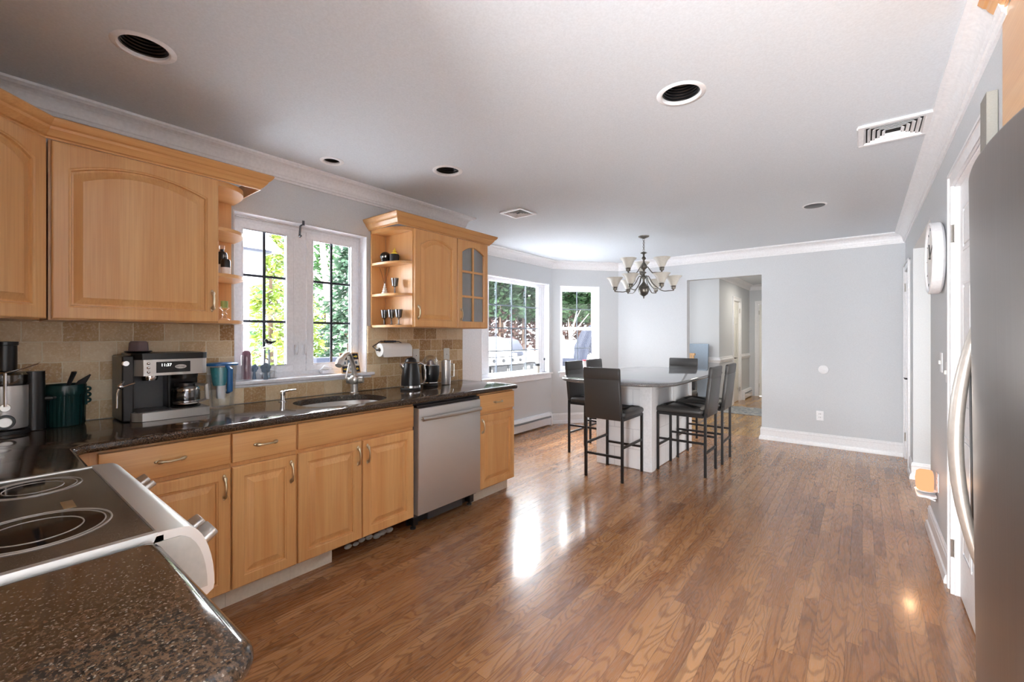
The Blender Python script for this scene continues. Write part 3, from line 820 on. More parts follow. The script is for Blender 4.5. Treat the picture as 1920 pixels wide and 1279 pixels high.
base_cabinet('base_cabinet', T, .8065, 1.1175, 'narrow maple base cabinet with drawer and door, left of the sink doors', [('drawer', .809, 1.112, RZ0, RZ1, 'c'), ('door', .809, 1.112, DZ0, DZ1, 'r')])
sb = base_cabinet('sink_cabinet', T, 1.1185, 1.905, 'wide maple sink base cabinet with two doors and no drawer', [('false', 1.124, 1.898, RZ0, RZ1, None), ('door', 1.124, 1.506, DZ0, DZ1, 'r'), ('door', 1.514, 1.898, DZ0, DZ1, 'l')], kick=False, vtop=.70)
MB(T).box(1.1185, 1.36, -.10, -.085, 0, .105).build('toe_board', 'kick', sb)
MB(T).box(1.1185, 1.905, -.03, -.022, .70, .875).box(1.1185, 1.13, -.55, -.03, .70, .875).box(1.893, 1.905, -.55, -.03, .70, .875).build('carcass_upper', 'maple_z', sb)
MB(T).box(1.36, 1.905, -.26, -.25, 0, .105).build('recess_shade', 'gap', sb)  # dark board, colour stands in for shade in the open toe space
# loose wrap under the sink cabinet
m = MB()
rr = random.Random(3)
for k in range(7):
    y = 1.50+.05*k; m.ball((-2.50+rr.uniform(-.01, .01), y, .014+rr.uniform(0, .012)), .013+rr.uniform(0, .009), 5, (1, 1.6, .9))
tag(m.build('plastic_wrap', 'cap_grey', smooth=False), 'crumpled white plastic wrap on the floor under the sink cabinet', 'wrap')
eb = base_cabinet('base_cabinet', T, 2.543, 2.993, 'maple base cabinet with drawer and door at the far end, right of the dishwasher', [('drawer', 2.549, 2.989, RZ0, RZ1, 'c'), ('door', 2.549, 2.989, DZ0, DZ1, 'l')])
# corner filler and cabinet under the near run
T2 = TN(.22)
base_cabinet('corner_cabinet', T2, -2.382, -1.90, 'maple blind corner cabinet between the sink run and the stove', [('door', -2.33, -1.906, DZ0, DZ1, None)], grain='maple_x', kick=True)
base_cabinet('base_cabinet', T2, -1.132, -.64, 'maple base cabinet under the foreground countertop right of the stove', [('drawer', -1.126, -.646, RZ0, RZ1, 'c'), ('door', -1.126, -.646, DZ0, DZ1, 'l')], grain='maple_x')

# countertops ------------------------------------------------------
def superell(cx, cy, a, b, e=2.6, n=48):
    out = []
    for i in range(n):
        t_ = 2*PI*i/n; c_, s_ = math.cos(t_), math.sin(t_)
        out.append((cx+a*math.copysign(abs(c_)**(2/e), c_), cy+b*math.copysign(abs(s_)**(2/e), s_)))
    return out
SK = superell(-2.655, 1.545, .225, .285, 2.5)
loop = round_poly([(XL+.013, YN+.003), (-1.899, YN+.003), (-1.899, .258), (-2.285, .258), (-2.328, .30), (-2.328, 3.015), (XL+.013, 3.015)], [0, 0, .004, .02, .02, .035, 0], 5)
m = MB(); slab(m, loop, .878, .915, .014, [SK]); ct = m.build('countertop', 'granite', angle=50, loc=(-2.66, 1.3, .878))
tag(ct, 'long dark granite countertop with undermount sink hole along the window wall', 'countertop')
loop = round_poly([(-1.134, YN+.003), (-.613, YN+.003), (-.613, .252), (-1.112, .252), (-1.134, .232)], [0, .01, .055, .012, .012], 8)
m = MB(); slab(m, loop, .878, .915, .017); ct2 = m.build('countertop', 'granite', angle=50, loc=(-.87, -.08, .878))
tag(ct2, 'foreground speckled granite countertop right of the stove', 'countertop')

# sink -------------------------------------------------------------
t = thing('sink', 'stainless undermount sink bowl set in the granite under the window', 'sink', (-2.655, 1.545, .73))
m = MB(); rs = []
for s_, z in ((1.06, .8775), (1.012, .8770), (1.0, .872), (.985, .80), (.95, .745), (.86, .725), (.3, .720), (.16, .718)):
    rs.append([(x, y, z) for x, y in superell(-2.655, 1.545, .225*s_, .285*s_, 2.5)])
rs2 = [[(x, y, z-.0015) for x, y, z in r] for r in rs]
m.rings(rs+rs2[::-1], False, False); m.build('bowl', 'steel_y', t)
MB().lathe([(.0, .716), (.044, .7185), (.046, .7235), (.036, .724), (.030, .721), (0, .721)], (-2.655, 1.545, 0)).build('drain', 'chrome', t)
# faucet
t = thing('faucet', 'brushed nickel pull-out kitchen faucet behind the sink', 'faucet', (-2.905, 1.79, .915))
fx, fy = -2.905, 1.79; d_ = Vector((.18, -.23, 0)).normalized()
def fp(s_, z): return (fx+d_.x*s_, fy+d_.y*s_, z)
MB().lathe([(.0, .9155), (.032, .9155), (.032, .921), (.026, .926), (.0245, .95), (.026, .985), (.0, .985)], (fx, fy, 0)).build('base', 'nickel', t)
MB().ball((fx, fy, 1.012), .038, 12, (1, 1, 1.05)).cyl((fx+.03, fy+.022, 1.012), (fx+.052, fy+.040, 1.014), .026, .022).cyl((fx-.02, fy-.02, 1.008), (fx-.038, fy-.036, 1.008), .024, .020).build('body', 'nickel', t)
sp = []; rad = []
for k in range(17):
    q = k/16; a = PI*.98*q
    sp.append(fp(.125-.125*math.cos(a)-.0*q, 1.03+.10*min(1, q*2.2)+.078*math.sin(a)*1.0)); rad.append(.020-.005*math.sin(PI*min(1, q*1.2)) if q < .8 else .017+.008*(q-.8)/.2)
MB().tube([fp(0, 1.02)]+sp[1:], rad, 14).build('spout', 'nickel', t)
e_ = sp[-1]; MB().tube([fp(.245, 1.175), fp(.262, 1.16), fp(.285, 1.135)], [.022, .028, .023], 14).build('spray_head', 'nickel', t)
MB().tube([(fx-.03, fy-.03, 1.015), (fx-.01, fy-.065, 1.03), (fx+.0, fy-.052, 1.09), (fx+.002, fy-.04, 1.14)], [.010, .008, .006, .0045], 10).build('lever', 'nickel', t)
t = thing('soap_dispenser', 'small chrome soap dispenser with thin spout left of the sink', 'soap dispenser', (-2.89, 1.275, .915))
MB().lathe([(0, .9155), (.024, .9155), (.024, .920), (.0135, .924), (.0135, .958), (.016, .960), (.016, .980), (.010, .984), (0, .984)], (-2.89, 1.275, 0)).build('body', 'chrome', t)
MB().tube([(-2.89, 1.275, .977), (-2.86, 1.31, .986), (-2.835, 1.335, .990)], [.006, .0045, .0035], 8).build('spout', 'chrome', t)

# backsplash -------------------------------------------------------
m = MB(); x0, x1 = XL+.0005, XL+.011
m.box(x0, x1, YN, 1.04, .9155, 1.412).box(x0, x1, 1.04, 1.97, .9155, 1.028).box(x0, x1, 1.97, 3.005, .9155, 1.412)
struct(m.build('backsplash_left', 'travertine', smooth=False)); 
struct(MB().box(XL+.011, -.60, YN+.0005, YN+.0115, .9155, 1.412).build('backsplash_near', 'travertine', smooth=False))

# upper cabinets ---------------------------------------------------
def cab_crown(name_parent, path, z=2.155, mat='maple_y'):
    prof = [(0, 0), (0, .080), (.055, .080), (.058, .074), (.052, .062), (.044, .052), (.036, .046), (.032, .036), (.018, .018), (.014, .012), (.006, .008), (.006, 0)]
    return MB().sweep([(o, z+h) for o, h in prof], path).build('crown', mat, name_parent, angle=14)
def upper(name, label, u0, u1, doors, T=None, z0=1.40, z1=2.155, depth=.355, side_panels=True):
    T = T or TK(-2.64)
    t = thing(name, label, 'cabinet', tuple(T @ Vector(((u0+u1)/2, -.18, z0))))
    c = MB(T)
    if any(d[0] == 'glass' for d in doors):
        gl = [d for d in doors if d[0] == 'glass'][0]
        c.box(u0, gl[1]-.005, -depth, -.021, z0, z1)
        a, b = gl[1]-.005, u1
        c.box(b-.016, b, -depth, -.021, z0, z1).box(a, b, -depth, -depth+.008, z0, z1).box(a, b, -depth, -.021, z0, z0+.018).box(a, b, -depth, -.021, z1-.018, z1)
        c.box(a, b-.016, -depth+.01, -.045, z0+.25, z0+.262).box(a, b-.016, -depth+.01, -.045, z0+.50, z0+.512)
    else: c.box(u0, u1, -depth, -.021, z0, z1)
    c.build('carcass', 'maple_z', t)
    for d in doors:
        kind, a, b, arch, hs = d; m = MB(T)
        if kind == 'panel': panel_front(m, a, b, z0+.004, z1-.004, .02, arch); o = m.build('door', 'maple_z', t, angle=14)
        else:
            st = .055; zz0, zz1 = z0+.004, z1-.004
            outer = arch_loop(a, b, zz0, zz1, 0); inner = arch_loop(a+st, b-st, zz0+st, zz1-st, arch)
            rs = [[(u, v, z) for u, z in L] for v, L in ((-.02, inner), (-.02, outer), (-.004, outer), (0, offset_loop(outer, .004)), (0, offset_loop(inner, -.004)), (-.005, inner), (-.02, inner))]
            m.rings(rs, False, False); uc = (a+b)/2
            m.box(uc-.009, uc+.009, -.014, -.003, zz0+st-.002, zz1-st)
            for k in (1, 2):
                zz = zz0+st+(zz1-zz0-2*st)*k/3; m.box(a+st-.002, b-st+.002, -.0145, -.0035, zz-.009, zz+.009)
            o = m.build('door', 'maple_z', t, angle=14)
            g_ = MB(T); g_.rings([[(u, v, z) for u, z in inner] for v in (-.017, -.0155)]); g_.build('glass', 'seeded', o)
        if hs:
            hm = MB(T); pull(hm, (b-.03) if hs == 'r' else (a+.03), z0+.115, True, .048); hm.build('handle', 'brass', o)
    return t
def qshelf(mb, u0, u1, z, th, T, depth=.345, flip=False, d0=.02):
    """quarter-round shelf: full depth at the cabinet side, tapering to the wall at the far side"""
    pts = []
    n = 12
    side = u0 if flip else u1     # cabinet side
    far = u1 if flip else u0
    vb = -.37
    pts.append((side, vb)); pts.append((side, vb+depth))
    for k in range(1, n+1):
        a = PI/2*k/n; pts.append((side+(far-side)*math.sin(a)**.9, vb+d0+(depth-d0)*math.cos(a)**.7 if k < n else vb+d0))
    pts.append((far, vb))
    P3 = [[(u, v, z) for u, v in pts], [(u, v, z+th) for u, v in pts]]
    tri = tessellate_polygon([[Vector((u, v, 0)) for u, v in pts]]); nn = len(pts)
    mb.add(P3[0]+P3[1], [(i, (i+1) % nn, nn+(i+1) % nn, nn+i) for i in range(nn)]+[tuple(q) for q in tri]+[tuple(nn+i for i in reversed(q)) for q in tri])
T = TK(-2.64)
cabA = upper('wall_cabinet', 'large maple upper cabinet with one wide arched door left of the sink window', .224, .845, [('panel', .232, .840, .055, 'r')])
m = MB(T)
m.box(.846, 1.02, -.368, -.356, 1.40, 2.155); m.build('end_shelf_back', 'maple_z', cabA)
for k, z in enumerate((1.400, 1.650, 1.895, 2.130)):
    m = MB(T); qshelf(m, .846, 1.035, z, .027 if z > 2.1 else .018, T, flip=True); m.build('end_shelf', 'maple_y', cabA)
cab_crown(cabA, [(XL, 1.045), (-2.655, 1.045), (-2.655, .212), (-2.345, -.098)])
# diagonal corner cabinet
DG = Vector((.29, -.29, 0)).normalized()
A0 = Vector((-2.638, .222, 0)); TG = Matrix(((DG.x, .7071, 0, A0.x), (DG.y, .7071, 0, A0.y), (0, 0, 1, 0), (0, 0, 0, 1)))
Lg = math.hypot(.29, .29)
t = thing('corner_wall_cabinet', 'maple diagonal corner upper cabinet with arched door at the left picture edge', 'cabinet', (-2.75, -.15, 1.40))
MB().prism([(XL+.012, YN+.013), (-2.36, YN+.013), (-2.36, -.11), (-2.67, .20), (XL+.012, .20)], 1.400, 2.155).build('carcass', 'maple_z', t)
m = MB(TG); panel_front(m, .004, Lg-.004, 1.404, 2.151, .02, .05); o = m.build('door', 'maple_z', t, angle=14)
# right upper cabinet
cabB = upper('wall_cabinet', 'maple upper cabinet right of the sink window with one solid and one glass door', 2.125, 2.965, [('panel', 2.133, 2.576, .055, 'l'), ('glass', 2.584, 2.958, .05, 'l')])
m = MB(T); m.box(1.995, 2.124, -.368, -.356, 1.40, 2.155); m.build('end_shelf_back', 'maple_z', cabB)
for k, z in enumerate((1.400, 1.640, 1.882, 2.130)):
    m = MB(T); qshelf(m, 1.995, 2.124, z, .027 if z > 2.1 else .018, T); m.build('end_shelf', 'maple_y', cabB)
cab_crown(cabB, [(XL, 2.99), (-2.655, 2.99), (-2.655, 1.99), (XL, 1.99)])
# near wall cabinets and microwave (seen in the reflections of the stone and glass)
TQ = TN(-.065)
upper('wall_cabinet', 'maple upper cabinet left of the microwave on the stove wall', -2.34, -1.905, [('panel', -2.33, -1.91, .05, 'r')], TQ, depth=.34)
upper('wall_cabinet', 'short maple upper cabinet over the microwave', -1.90, -1.14, [('panel', -1.895, -1.522, .0, None), ('panel', -1.518, -1.145, .0, None)], TQ, z0=1.83, depth=.34)
upper('wall_cabinet', 'maple upper cabinet right of the microwave on the stove wall', -1.135, -.64, [('panel', -1.13, -.645, .05, 'l')], TQ, depth=.34)
t = thing('microwave', 'stainless over-range microwave above the stove', 'microwave', (-1.52, -.22, 1.40))
MB().box(-1.895, -1.145, YN+.014, -.05, 1.40, 1.82).build('body', 'dark_grey', t, bevel=.006)
MB().box(-1.89, -1.33, -.05, -.028, 1.41, 1.815).build('door', 'black', t, bevel=.004)
MB().box(-1.325, -1.15, -.05, -.03, 1.41, 1.815).build('control_panel', 'steel_x', t, bevel=.004)
MB().tube([(-1.35, -.03, 1.45), (-1.35, .005, 1.47), (-1.35, .005, 1.76), (-1.35, -.03, 1.78)], .009).build('handle', 'chrome', t)

# dishwasher -------------------------------------------------------
t = thing('dishwasher', 'stainless steel dishwasher with bowed bar handle under the counter', 'dishwasher', (-2.6, 2.22, 0))
T = TK(-2.36)
MB(T).box(1.912, 2.537, -.57, -.03, .09, .872).build('tub', 'dark_grey', t)
m = MB(T); ub0, ub1 = 1.918, 2.531
rs = []
for ins, v in ((0, -.028), (0, .018), (.003, .024), (.008, .026)):
    rs.append([(ub0+ins, v, .118+ins), (ub1-ins, v, .118+ins), (ub1-ins, v, .842-ins), (ub0+ins, v, .842-ins)])
m.rings(rs); m.build('door_panel', 'steel_z', t, angle=25)
MB(T).box(1.915, 2.535, -.03, .010, .846, .862).build('gap_shade_strip', 'black', t, bevel=.002)  # black strip painted as the shaded gap under the countertop
m = MB(T); pts = [];
for k in range(13):
    q = k/12; pts.append((1.935+q*.575, .050+.016*math.sin(PI*q), .772-.0*q))
m.tube(pts, .013, 12, (1.15, .7)); m.tube([(1.95, .02, .772), (1.95, .055, .772)], .011).tube([(2.495, .02, .772), (2.495, .055, .772)], .011); m.build('handle', 'steel_y', t)
MB(T).box(1.93, 2.52, -.13, -.11, .012, .09).build('toe_panel', 'black', t)
for u in (1.945, 2.50):
    MB(T).box(u-.02, u+.02, -.10, -.04, .03, .09).lathe([(0, 0), (.02, 0), (.02, .012), (.007, .014), (.007, .05), (0, .05)], (u, -.07, 0), 14).build('foot', 'black', t)
MB(T).box(2.06, 2.40, -.06, -.045, .035, .10).build('kick_plate', 'dark_grey', t)

# stove ------------------------------------------------------------
t = thing('stove', 'slide-in stainless stove with black speckled glass cooktop in the left foreground', 'stove', (-1.52, -.08, 0))
sx0, sx1 = -1.8955, -1.1385
MB().box(sx0, sx1, YN+.014, .245, .02, .885).build('body', 'steel_x', t)
MB().box(sx0+.02, sx1-.02, YN+.03, .252, .905, .921).build('cooktop', 'cooktop', t, bevel=.002)
for a, b in ((sx0, sx0+.021), (sx1-.021, sx1)):
    MB().prism([(a, .885), (b, .885), (b, .917), (b-.003, .924), (a+.003, .924), (a, .917)], YN+.014, .262, 'y').build('side_trim', 'steel_y', t)
# rounded control panel, profile in (y, z)
pr = [(.245, .66), (.245, .905), (.253, .924), (.262, .9245), (.296, .922)]
for k in range(1, 11):
    a = PI/2*k/10; pr.append((.296+.058*math.sin(a), .777+.145*math.cos(a)-.0))
pr += [(.352, .765), (.34, .757), (.30, .75), (.30, .66)]
m = MB(); n = len(pr)
def prof_x(m, pr, a, b):
    n = len(pr); tri = tessellate_polygon([[Vector((y, z, 0)) for y, z in pr]])
    m.add([(a, y, z) for y, z in pr]+[(b, y, z) for y, z in pr], [(i, (i+1) % n, n+(i+1) % n, n+i) for i in range(n)]+[tuple(q) for q in tri]+[tuple(n+i for i in reversed(q)) for q in tri])
prof_x(m, pr, sx0, sx1); m.build('control_panel', 'steel_x', t, angle=28)
# end caps
def shrink(pr, k, c_=(.29, .82)): return [(c_[0]+(y-c_[0])*k, c_[1]+(z-c_[1])*k) for y, z in pr]
cp = [(.2465, .777), (.2465, .905), (.290, .905)]+[(.290+.050*math.sin(PI/2*k/8), .777+.126*math.cos(PI/2*k/8)) for k in range(1, 9)]
for a, b in ((sx1-.001, sx1+.0025), (sx0-.0025, sx0+.001)):
    m = MB(); prof_x(m, cp, a, b); m.build('end_cap', 'cap_grey', t, smooth=False)
MB().box(sx0+.015, sx1-.015, .246, .285, .22, .655).build('oven_door', 'steel_x', t, bevel=.006)
MB().box(sx0+.10, sx1-.10, .2855, .287, .30, .56).build('oven_window', 'black', t)
MB().tube([(sx0+.06, .286, .63), (sx0+.06, .335, .63), (sx1-.06, .335, .63), (sx1-.06, .286, .63)], .012).build('oven_handle', 'steel_x', t)
MB().box(sx0+.015, sx1-.015, .246, .28, .05, .21).build('drawer', 'steel_x', t, bevel=.006)
for xk, rot in ((-1.815, .2), (-1.735, -.3), (-1.30, .1), (-1.222, .5)):
    ang = R(58); ny, nz = math.sin(ang), math.cos(ang); cy, cz = .296+.058*math.sin(ang), .777+.145*math.cos(ang)
    KM = Matrix.Translation((xk, cy, cz)) @ Matrix.Rotation(-ang, 4, 'X')
    m = MB(KM); m.lathe([(0, -.004), (.026, -.004), (.026, .004), (.022, .008), (.0, .008)], n=24)
    m.T = KM @ Matrix.Rotation(rot, 4, 'Z')
    m.rings([[(x, y, .008) for x, y in round_poly([(-.024, -.010), (.024, -.010), (.024, .010), (-.024, .010)], .008, 3)], [(x, y, .034) for x, y in round_poly([(-.022, -.009), (.022, -.009), (.022, .009), (-.022, .009)], .008, 3)], [(x, y, .037) for x, y in round_poly([(-.019, -.007), (.019, -.007), (.019, .007), (-.019, .007)], .006, 3)]])
    m.build('knob', 'nickel', t, angle=40)
for cx, cy, r in ((-1.36, .095, .120), (-1.745, .12, .093), (-1.36, -.20, .08), (-1.745, -.19, .115)):
    bn = MB().lathe([(0, .9214), (r-.012, .9214), (r-.012, .9210), (0, .9210)], (cx, cy, 0), 48).build('burner', 'burner', t)
    MB().torus((cx, cy, .9212), r, .0022, 64, 6).torus((cx, cy, .9212), r-.010, .0016, 64, 6).torus((cx, cy, .9213), r*.62, .0016, 48, 6).build('burner_ring', 'ring', bn)
MB().box(-1.545, -1.475, .150, .172, .9208, .9214).build('badge', 'brass', t)

# fridge -----------------------------------------------------------
FX, F0, F1 = .306, 1.235, 2.105
t = thing('refrigerator', 'tall stainless steel refrigerator with bowed door at the right picture edge', 'refrigerator', (.31, 1.67, 0))
MB().box(.40, 1.08, F0+.01, F1-.01, .03, 1.775).build('body', 'dark_grey', t, bevel=.005)
def bowed(z0, z1, name):
    L = []; n = 22
    for k in range(n+1):
        q = k/n; y = F0+(F1-F0)*q; L.append((FX-.050*(1-(2*q-1)**2)+(.020*max(0, (abs(2*q-1)-.93)/.07)**2), y))
    lp = [(.39, F0)]+L+[(.39, F1)]
    lp = [(x, y) for x, y in lp]
    # order CCW: go from (.39,F0) along front to (.39,F1) is clockwise seen from above -> reverse
    lp = lp[::-1]
    m = MB(); slab(m, lp, z0, z1, .011); return m.build(name, 'steel_fridge', t, angle=45)
dr = bowed(.06, 1.812, 'door')
MB().box(.39, .42, F0+.02, F1-.02, .06, 1.78).build('gasket', 'black_matte', t)
m = MB(); pts = []; rad = []
for k in range(25):
    q = k/24; s_ = math.sin(PI*q); pts.append((.311-.068*s_**.85, 2.000-.02*s_, .562+.845*q)); rad.append(.013+.011*s_**.7)
m.tube(pts, rad, 16, (1.25, .8), up=(0, 1, 0)); m.build('handle', 'satin', dr)
m = MB(); m.prism(round_poly([(2.080, .67), (2.112, .67), (2.112, 1.215), (2.080, 1.215)], .012, 4), .292, .318, 'x'); m.build('grip_insert', 'black', dr)
bpy.data.objects['refrigerator'].rotation_euler.y = -R(.6)
# cabinet above the fridge
t = thing('wall_cabinet', 'maple cabinet with crown above the refrigerator, top right corner', 'cabinet', (.7, 1.66, 1.85))
MB().box(.385, 1.1, 1.17, 2.153, 1.85, 2.40).build('carcass', 'maple_y', t)
TF2 = Matrix(((0, -1, 0, .362), (1, 0, 0, 0), (0, 0, 1, 0), (0, 0, 0, 1)))   # faces -x
for a, b in ((1.175, 1.648), (1.654, 2.150)):
    m = MB(TF2); m.rings([[(u, v, z) for u, z in arch_loop(a+i, b-i, 1.853+i, 2.385-i, 0)] for i, v in ((0, -.02), (0, -.003), (.004, 0), (.05, 0))]) ; m.build('door', 'maple_y', t, angle=25)
MB().sweep([(o, 2.388+h) for o, h in [(0, 0), (0, .085), (.062, .085), (.065, .078), (.055, .066), (.044, .052), (.036, .046), (.032, .036), (.018, .018), (.014, .012), (.006, .008), (.006, 0)]], [(.362, 1.165), (.362, 2.156)]).build('crown', 'maple_y', t, angle=14)
# ================================================================== THINGS ON THE COUNTER
CZ = .9155
def text(body, size, T, mat, parent, depth=.0006, name='lettering'):
    cu = bpy.data.curves.new(name, 'FONT'); cu.body = body; cu.size = size; cu.extrude = depth; cu.align_x = 'CENTER'; cu.align_y = 'CENTER'
    o = bpy.data.objects.new(name, cu); COL.objects.link(o)
    dg = bpy.context.evaluated_depsgraph_get(); me = bpy.data.meshes.new_from_object(o.evaluated_get(dg))
    bpy.data.objects.remove(o); me.transform(Matrix.Translation(-root_loc(parent)) @ T); me.materials.clear(); me.materials.append(M[mat])
    o = bpy.data.objects.new(name, me); COL.objects.link(o); o.parent = parent
    return o
# coffee machine: local u -> +y (width), v -> +x (out), origin at back left
T = TK(-3.0); u0, u1 = .478, .820
t = thing('coffee_machine', 'stainless and black combination coffee and espresso machine with digital display', 'coffee machine', (-2.87, .65, CZ))
MB(T).box(u0, u0+.045, .0, .225, CZ+.002, 1.235).box(u0+.045, u1, 0, .10, CZ+.002, 1.235).box(u0+.185, u0+.20, .10, .19, .96, 1.14).build('body', 'black', t, bevel=.006)
MB(T).box(u0+.045, u0+.186, .10, .106, .962, 1.14).build('back_plate', 'dark_grey', t)
m = MB(T); m.prism(round_poly([(u0+.035, .10), (u1+.002, .10), (u1+.002, .235), (u1-.02, .252), (u0+.075, .252), (u0+.035, .205)], .006, 3), 1.135, 1.215); m.build('front_panel', 'steel_y', t, angle=30)
m = MB(T); m.prism(round_poly([(u0+.035, .0), (u1+.003, .0), (u1+.003, .24), (u1-.02, .255), (u0+.07, .255), (u0+.035, .21)], .01, 4), 1.215, 1.246); m.build('lid', 'black', t, bevel=.006)
MB(T).box(u0+.125, u1-.075, .2515, .2545, 1.148, 1.203).build('display', 'black', t, bevel=.004)
FT = lambda u, v, z: T @ Matrix.Translation((u, v, z)) @ Matrix(((1, 0, 0, 0), (0, 0, 1, 0), (0, 1, 0, 0), (0, 0, 0, 1)))
# text frame facing +x: x axis -> +y world, y axis -> +z, z axis -> +x
def FX_(x, y, z): return Matrix(((0, 0, 1, x), (1, 0, 0, y), (0, 1, 0, z), (0, 0, 0, 1)))
text('11:37', .020, FX_(-3.0+.2547, u0+.165, 1.186), 'lcd', t, name='clock_digits')
m = MB(FX_(-3.0+.2545, u0+.225, 1.176)); m.lathe([(0, 0), (.0125, 0), (.0125, .001), (0, .001)], n=28, sx=1.95, sy=.85); m.build('logo_plate', 'nickel', t)
text("De'Longhi", .0095, FX_(-3.0+.2556, u0+.225, 1.176), 'black', t, name='logo_lettering')
for k in range(3): MB(T).ball((u0+.095, .253, 1.196-.021*k), .0075, 8, (1.1, .7, .9)).build('button', 'chrome', t)
MB(T).lathe([(0, 1.108), (.030, 1.108), (.033, 1.120), (.033, 1.135), (0, 1.135)], (u0+.115, .175, 0), 28).build('brew_head', 'chrome', t)
MB(T).lathe([(0, 1.11), (.056, 1.11), (.060, 1.135), (0, 1.135)], (u0+.265, .165, 0), 28).build('brew_basket', 'black', t)
# steam wand and knob on the left side
MB(T).tube([(u0+.012, .228, 1.20), (u0+.012, .245, 1.20)], [.014, .012]).build('steam_knob', 'chrome', t)
MB(T).tube([(u0+.02, .20, 1.13), (u0-.005, .235, 1.10), (u0-.02, .235, 1.06), (u0-.022, .24, .99)], [.006, .007, .0045, .004], 8).ball((u0-.008, .235, 1.09), .012, 8).tube([(u0-.005, .235, 1.085), (u0+.045, .25, 1.105)], .0035, 8).build('steam_wand', 'chrome', t)
m = MB(T); m.prism(round_poly([(u0+.03, .09), (u1+.006, .09), (u1+.006, .272), (u1-.012, .285), (u0+.065, .285), (u0+.03, .25)], .006, 3), CZ+.001, .958); m.build('drip_tray', 'steel_y', t, angle=30)
MB(T).box(u0+.05, u0+.185, .11, .27, .958, .962).build('drip_grate', 'dark_grey', t)
for k in range(9): pass
MB(T).lathe([(0, .958), (.064, .958), (.066, .966), (0, .966)], (u0+.265, .185, 0), 30).build('warming_plate', 'black', t)
cf = MB(T).lathe([(0, .967), (.052, .967), (.062, .985), (.064, 1.02), (.060, 1.05), (.050, 1.068), (.046, 1.068), (.055, 1.048), (.059, 1.02), (.057, .988), (.048, .972), (0, .972)], (u0+.265, .185, 0), 32).build('carafe', 'smoke_glass', t)
MB(T).lathe([(.0625, .976), (.0655, .984), (.0655, .992), (.0625, .994)], (u0+.265, .185, 0), 32).lathe([(.0615, 1.046), (.062, 1.054), (.058, 1.058)], (u0+.265, .185, 0), 32).build('carafe_band', 'chrome', cf)
MB(T).lathe([(.0, 1.070), (.050, 1.070), (.048, 1.084), (.02, 1.09), (0, 1.09)], (u0+.265, .185, 0), 28).build('carafe_lid', 'black', cf)
MB(T).tube([(u0+.30, .225, 1.075), (u0+.335, .262, 1.072), (u0+.338, .266, 1.00), (u0+.31, .24, .985)], [.008, .010, .010, .007], 10, (1, 1.3)).build('carafe_handle', 'nickel', cf)
t = thing('saucer_cup', 'brown scalloped clay cup upside down on a dark saucer on top of the coffee machine', 'cup', (-2.86, .535, 1.247))
MB().lathe([(0, 1.247), (.045, 1.247), (.056, 1.254), (.054, 1.257), (.04, 1.252), (0, 1.252)], (-2.86, .555, 0), 32).build('saucer', 'black', t)
MB().lathe([(0, 1.252), (.036, 1.252), (.039, 1.262), (.036, 1.298), (.030, 1.306), (0, 1.306)], (-2.86, .555, 0), 40, lobes=5, amp=.06).build('cup', 'brown_clay', t)

# water pitcher
px_, py_ = -2.92, .945
t = thing('water_pitcher', 'clear water filter pitcher with blue lid and handle beside the coffee machine', 'pitcher', (px_, py_, CZ))
MB().lathe([(0, CZ), (.050, CZ), (.056, CZ+.006), (.071, CZ+.245), (.067, CZ+.245), (.050, CZ+.012), (0, CZ+.010)], (px_, py_, 0), 36, sx=.85, sy=1.1).build('jug', 'clear', t)
MB().lathe([(0, CZ+.246), (.075, CZ+.246), (.076, CZ+.256), (.066, CZ+.262), (0, CZ+.264)], (px_, py_, 0), 36, sx=.87, sy=1.12).build('lid', 'blue_plastic', t)
MB().lathe([(0, CZ+.13), (.030, CZ+.13), (.036, CZ+.15), (.046, CZ+.235), (0, CZ+.235)], (px_, py_-.012, 0), 28, sx=.85).build('reservoir', 'teal_glass', t)
MB().lathe([(0, CZ+.055), (.022, CZ+.055), (.024, CZ+.13), (0, CZ+.13)], (px_, py_-.005, 0), 24).build('filter', 'white', t)
MB().tube([(px_+.055, py_+.01, CZ+.243), (px_+.085, py_+.014, CZ+.228), (px_+.080, py_+.014, CZ+.10), (px_+.058, py_+.01, CZ+.092)], [.010, .012, .012, .008], 10, (1, 1.3)).build('handle', 'blue_plastic', t)

# utensil crock
cx, cy = -2.925, .30
t = thing('utensil_crock', 'dark green ribbed crock with side handles holding utensils', 'crock', (cx, cy, CZ))
pr = [(0, CZ), (.068, CZ), (.070, CZ+.006), (.072, CZ+.14), (.0755, CZ+.145), (.0755, CZ+.186), (.073, CZ+.19), (.069, CZ+.186), (.065, CZ+.02), (0, CZ+.015)]
m = MB(); rs = []
for r, z in pr:
    ring = []
    for i in range(120):
        a = 2*PI*i/120; rr = max(r, 1e-5)*(1+(.014*math.cos(30*a) if CZ+.003 < z < CZ+.142 and r > .0688 else 0)); ring.append((cx+rr*math.cos(a), cy+rr*math.sin(a), z))
    rs.append(ring)
m.rings(rs, False, False); m.build('pot', 'green_enamel', t)
DV_ = Vector((.38, .92, 0)).normalized()     # roughly across the view
for s_ in (-1, 1):
    m = MB()
    for k in range(3): m.torus((cx+s_*DV_.x*.081, cy+s_*DV_.y*.081, CZ+.165-.027*k), .009, .0045, 16, 8, 'x')
    m.tube([(cx+s_*DV_.x*.072, cy+s_*DV_.y*.072, CZ+.18), (cx+s_*DV_.x*.074, cy+s_*DV_.y*.074, CZ+.09)], .006, 8); m.build('side_handle', 'green_enamel', t)
ut = thing('spatula', 'black handled spatula standing in the green crock', 'spatula', (cx, cy, CZ+.02), 'utensils in the crock')
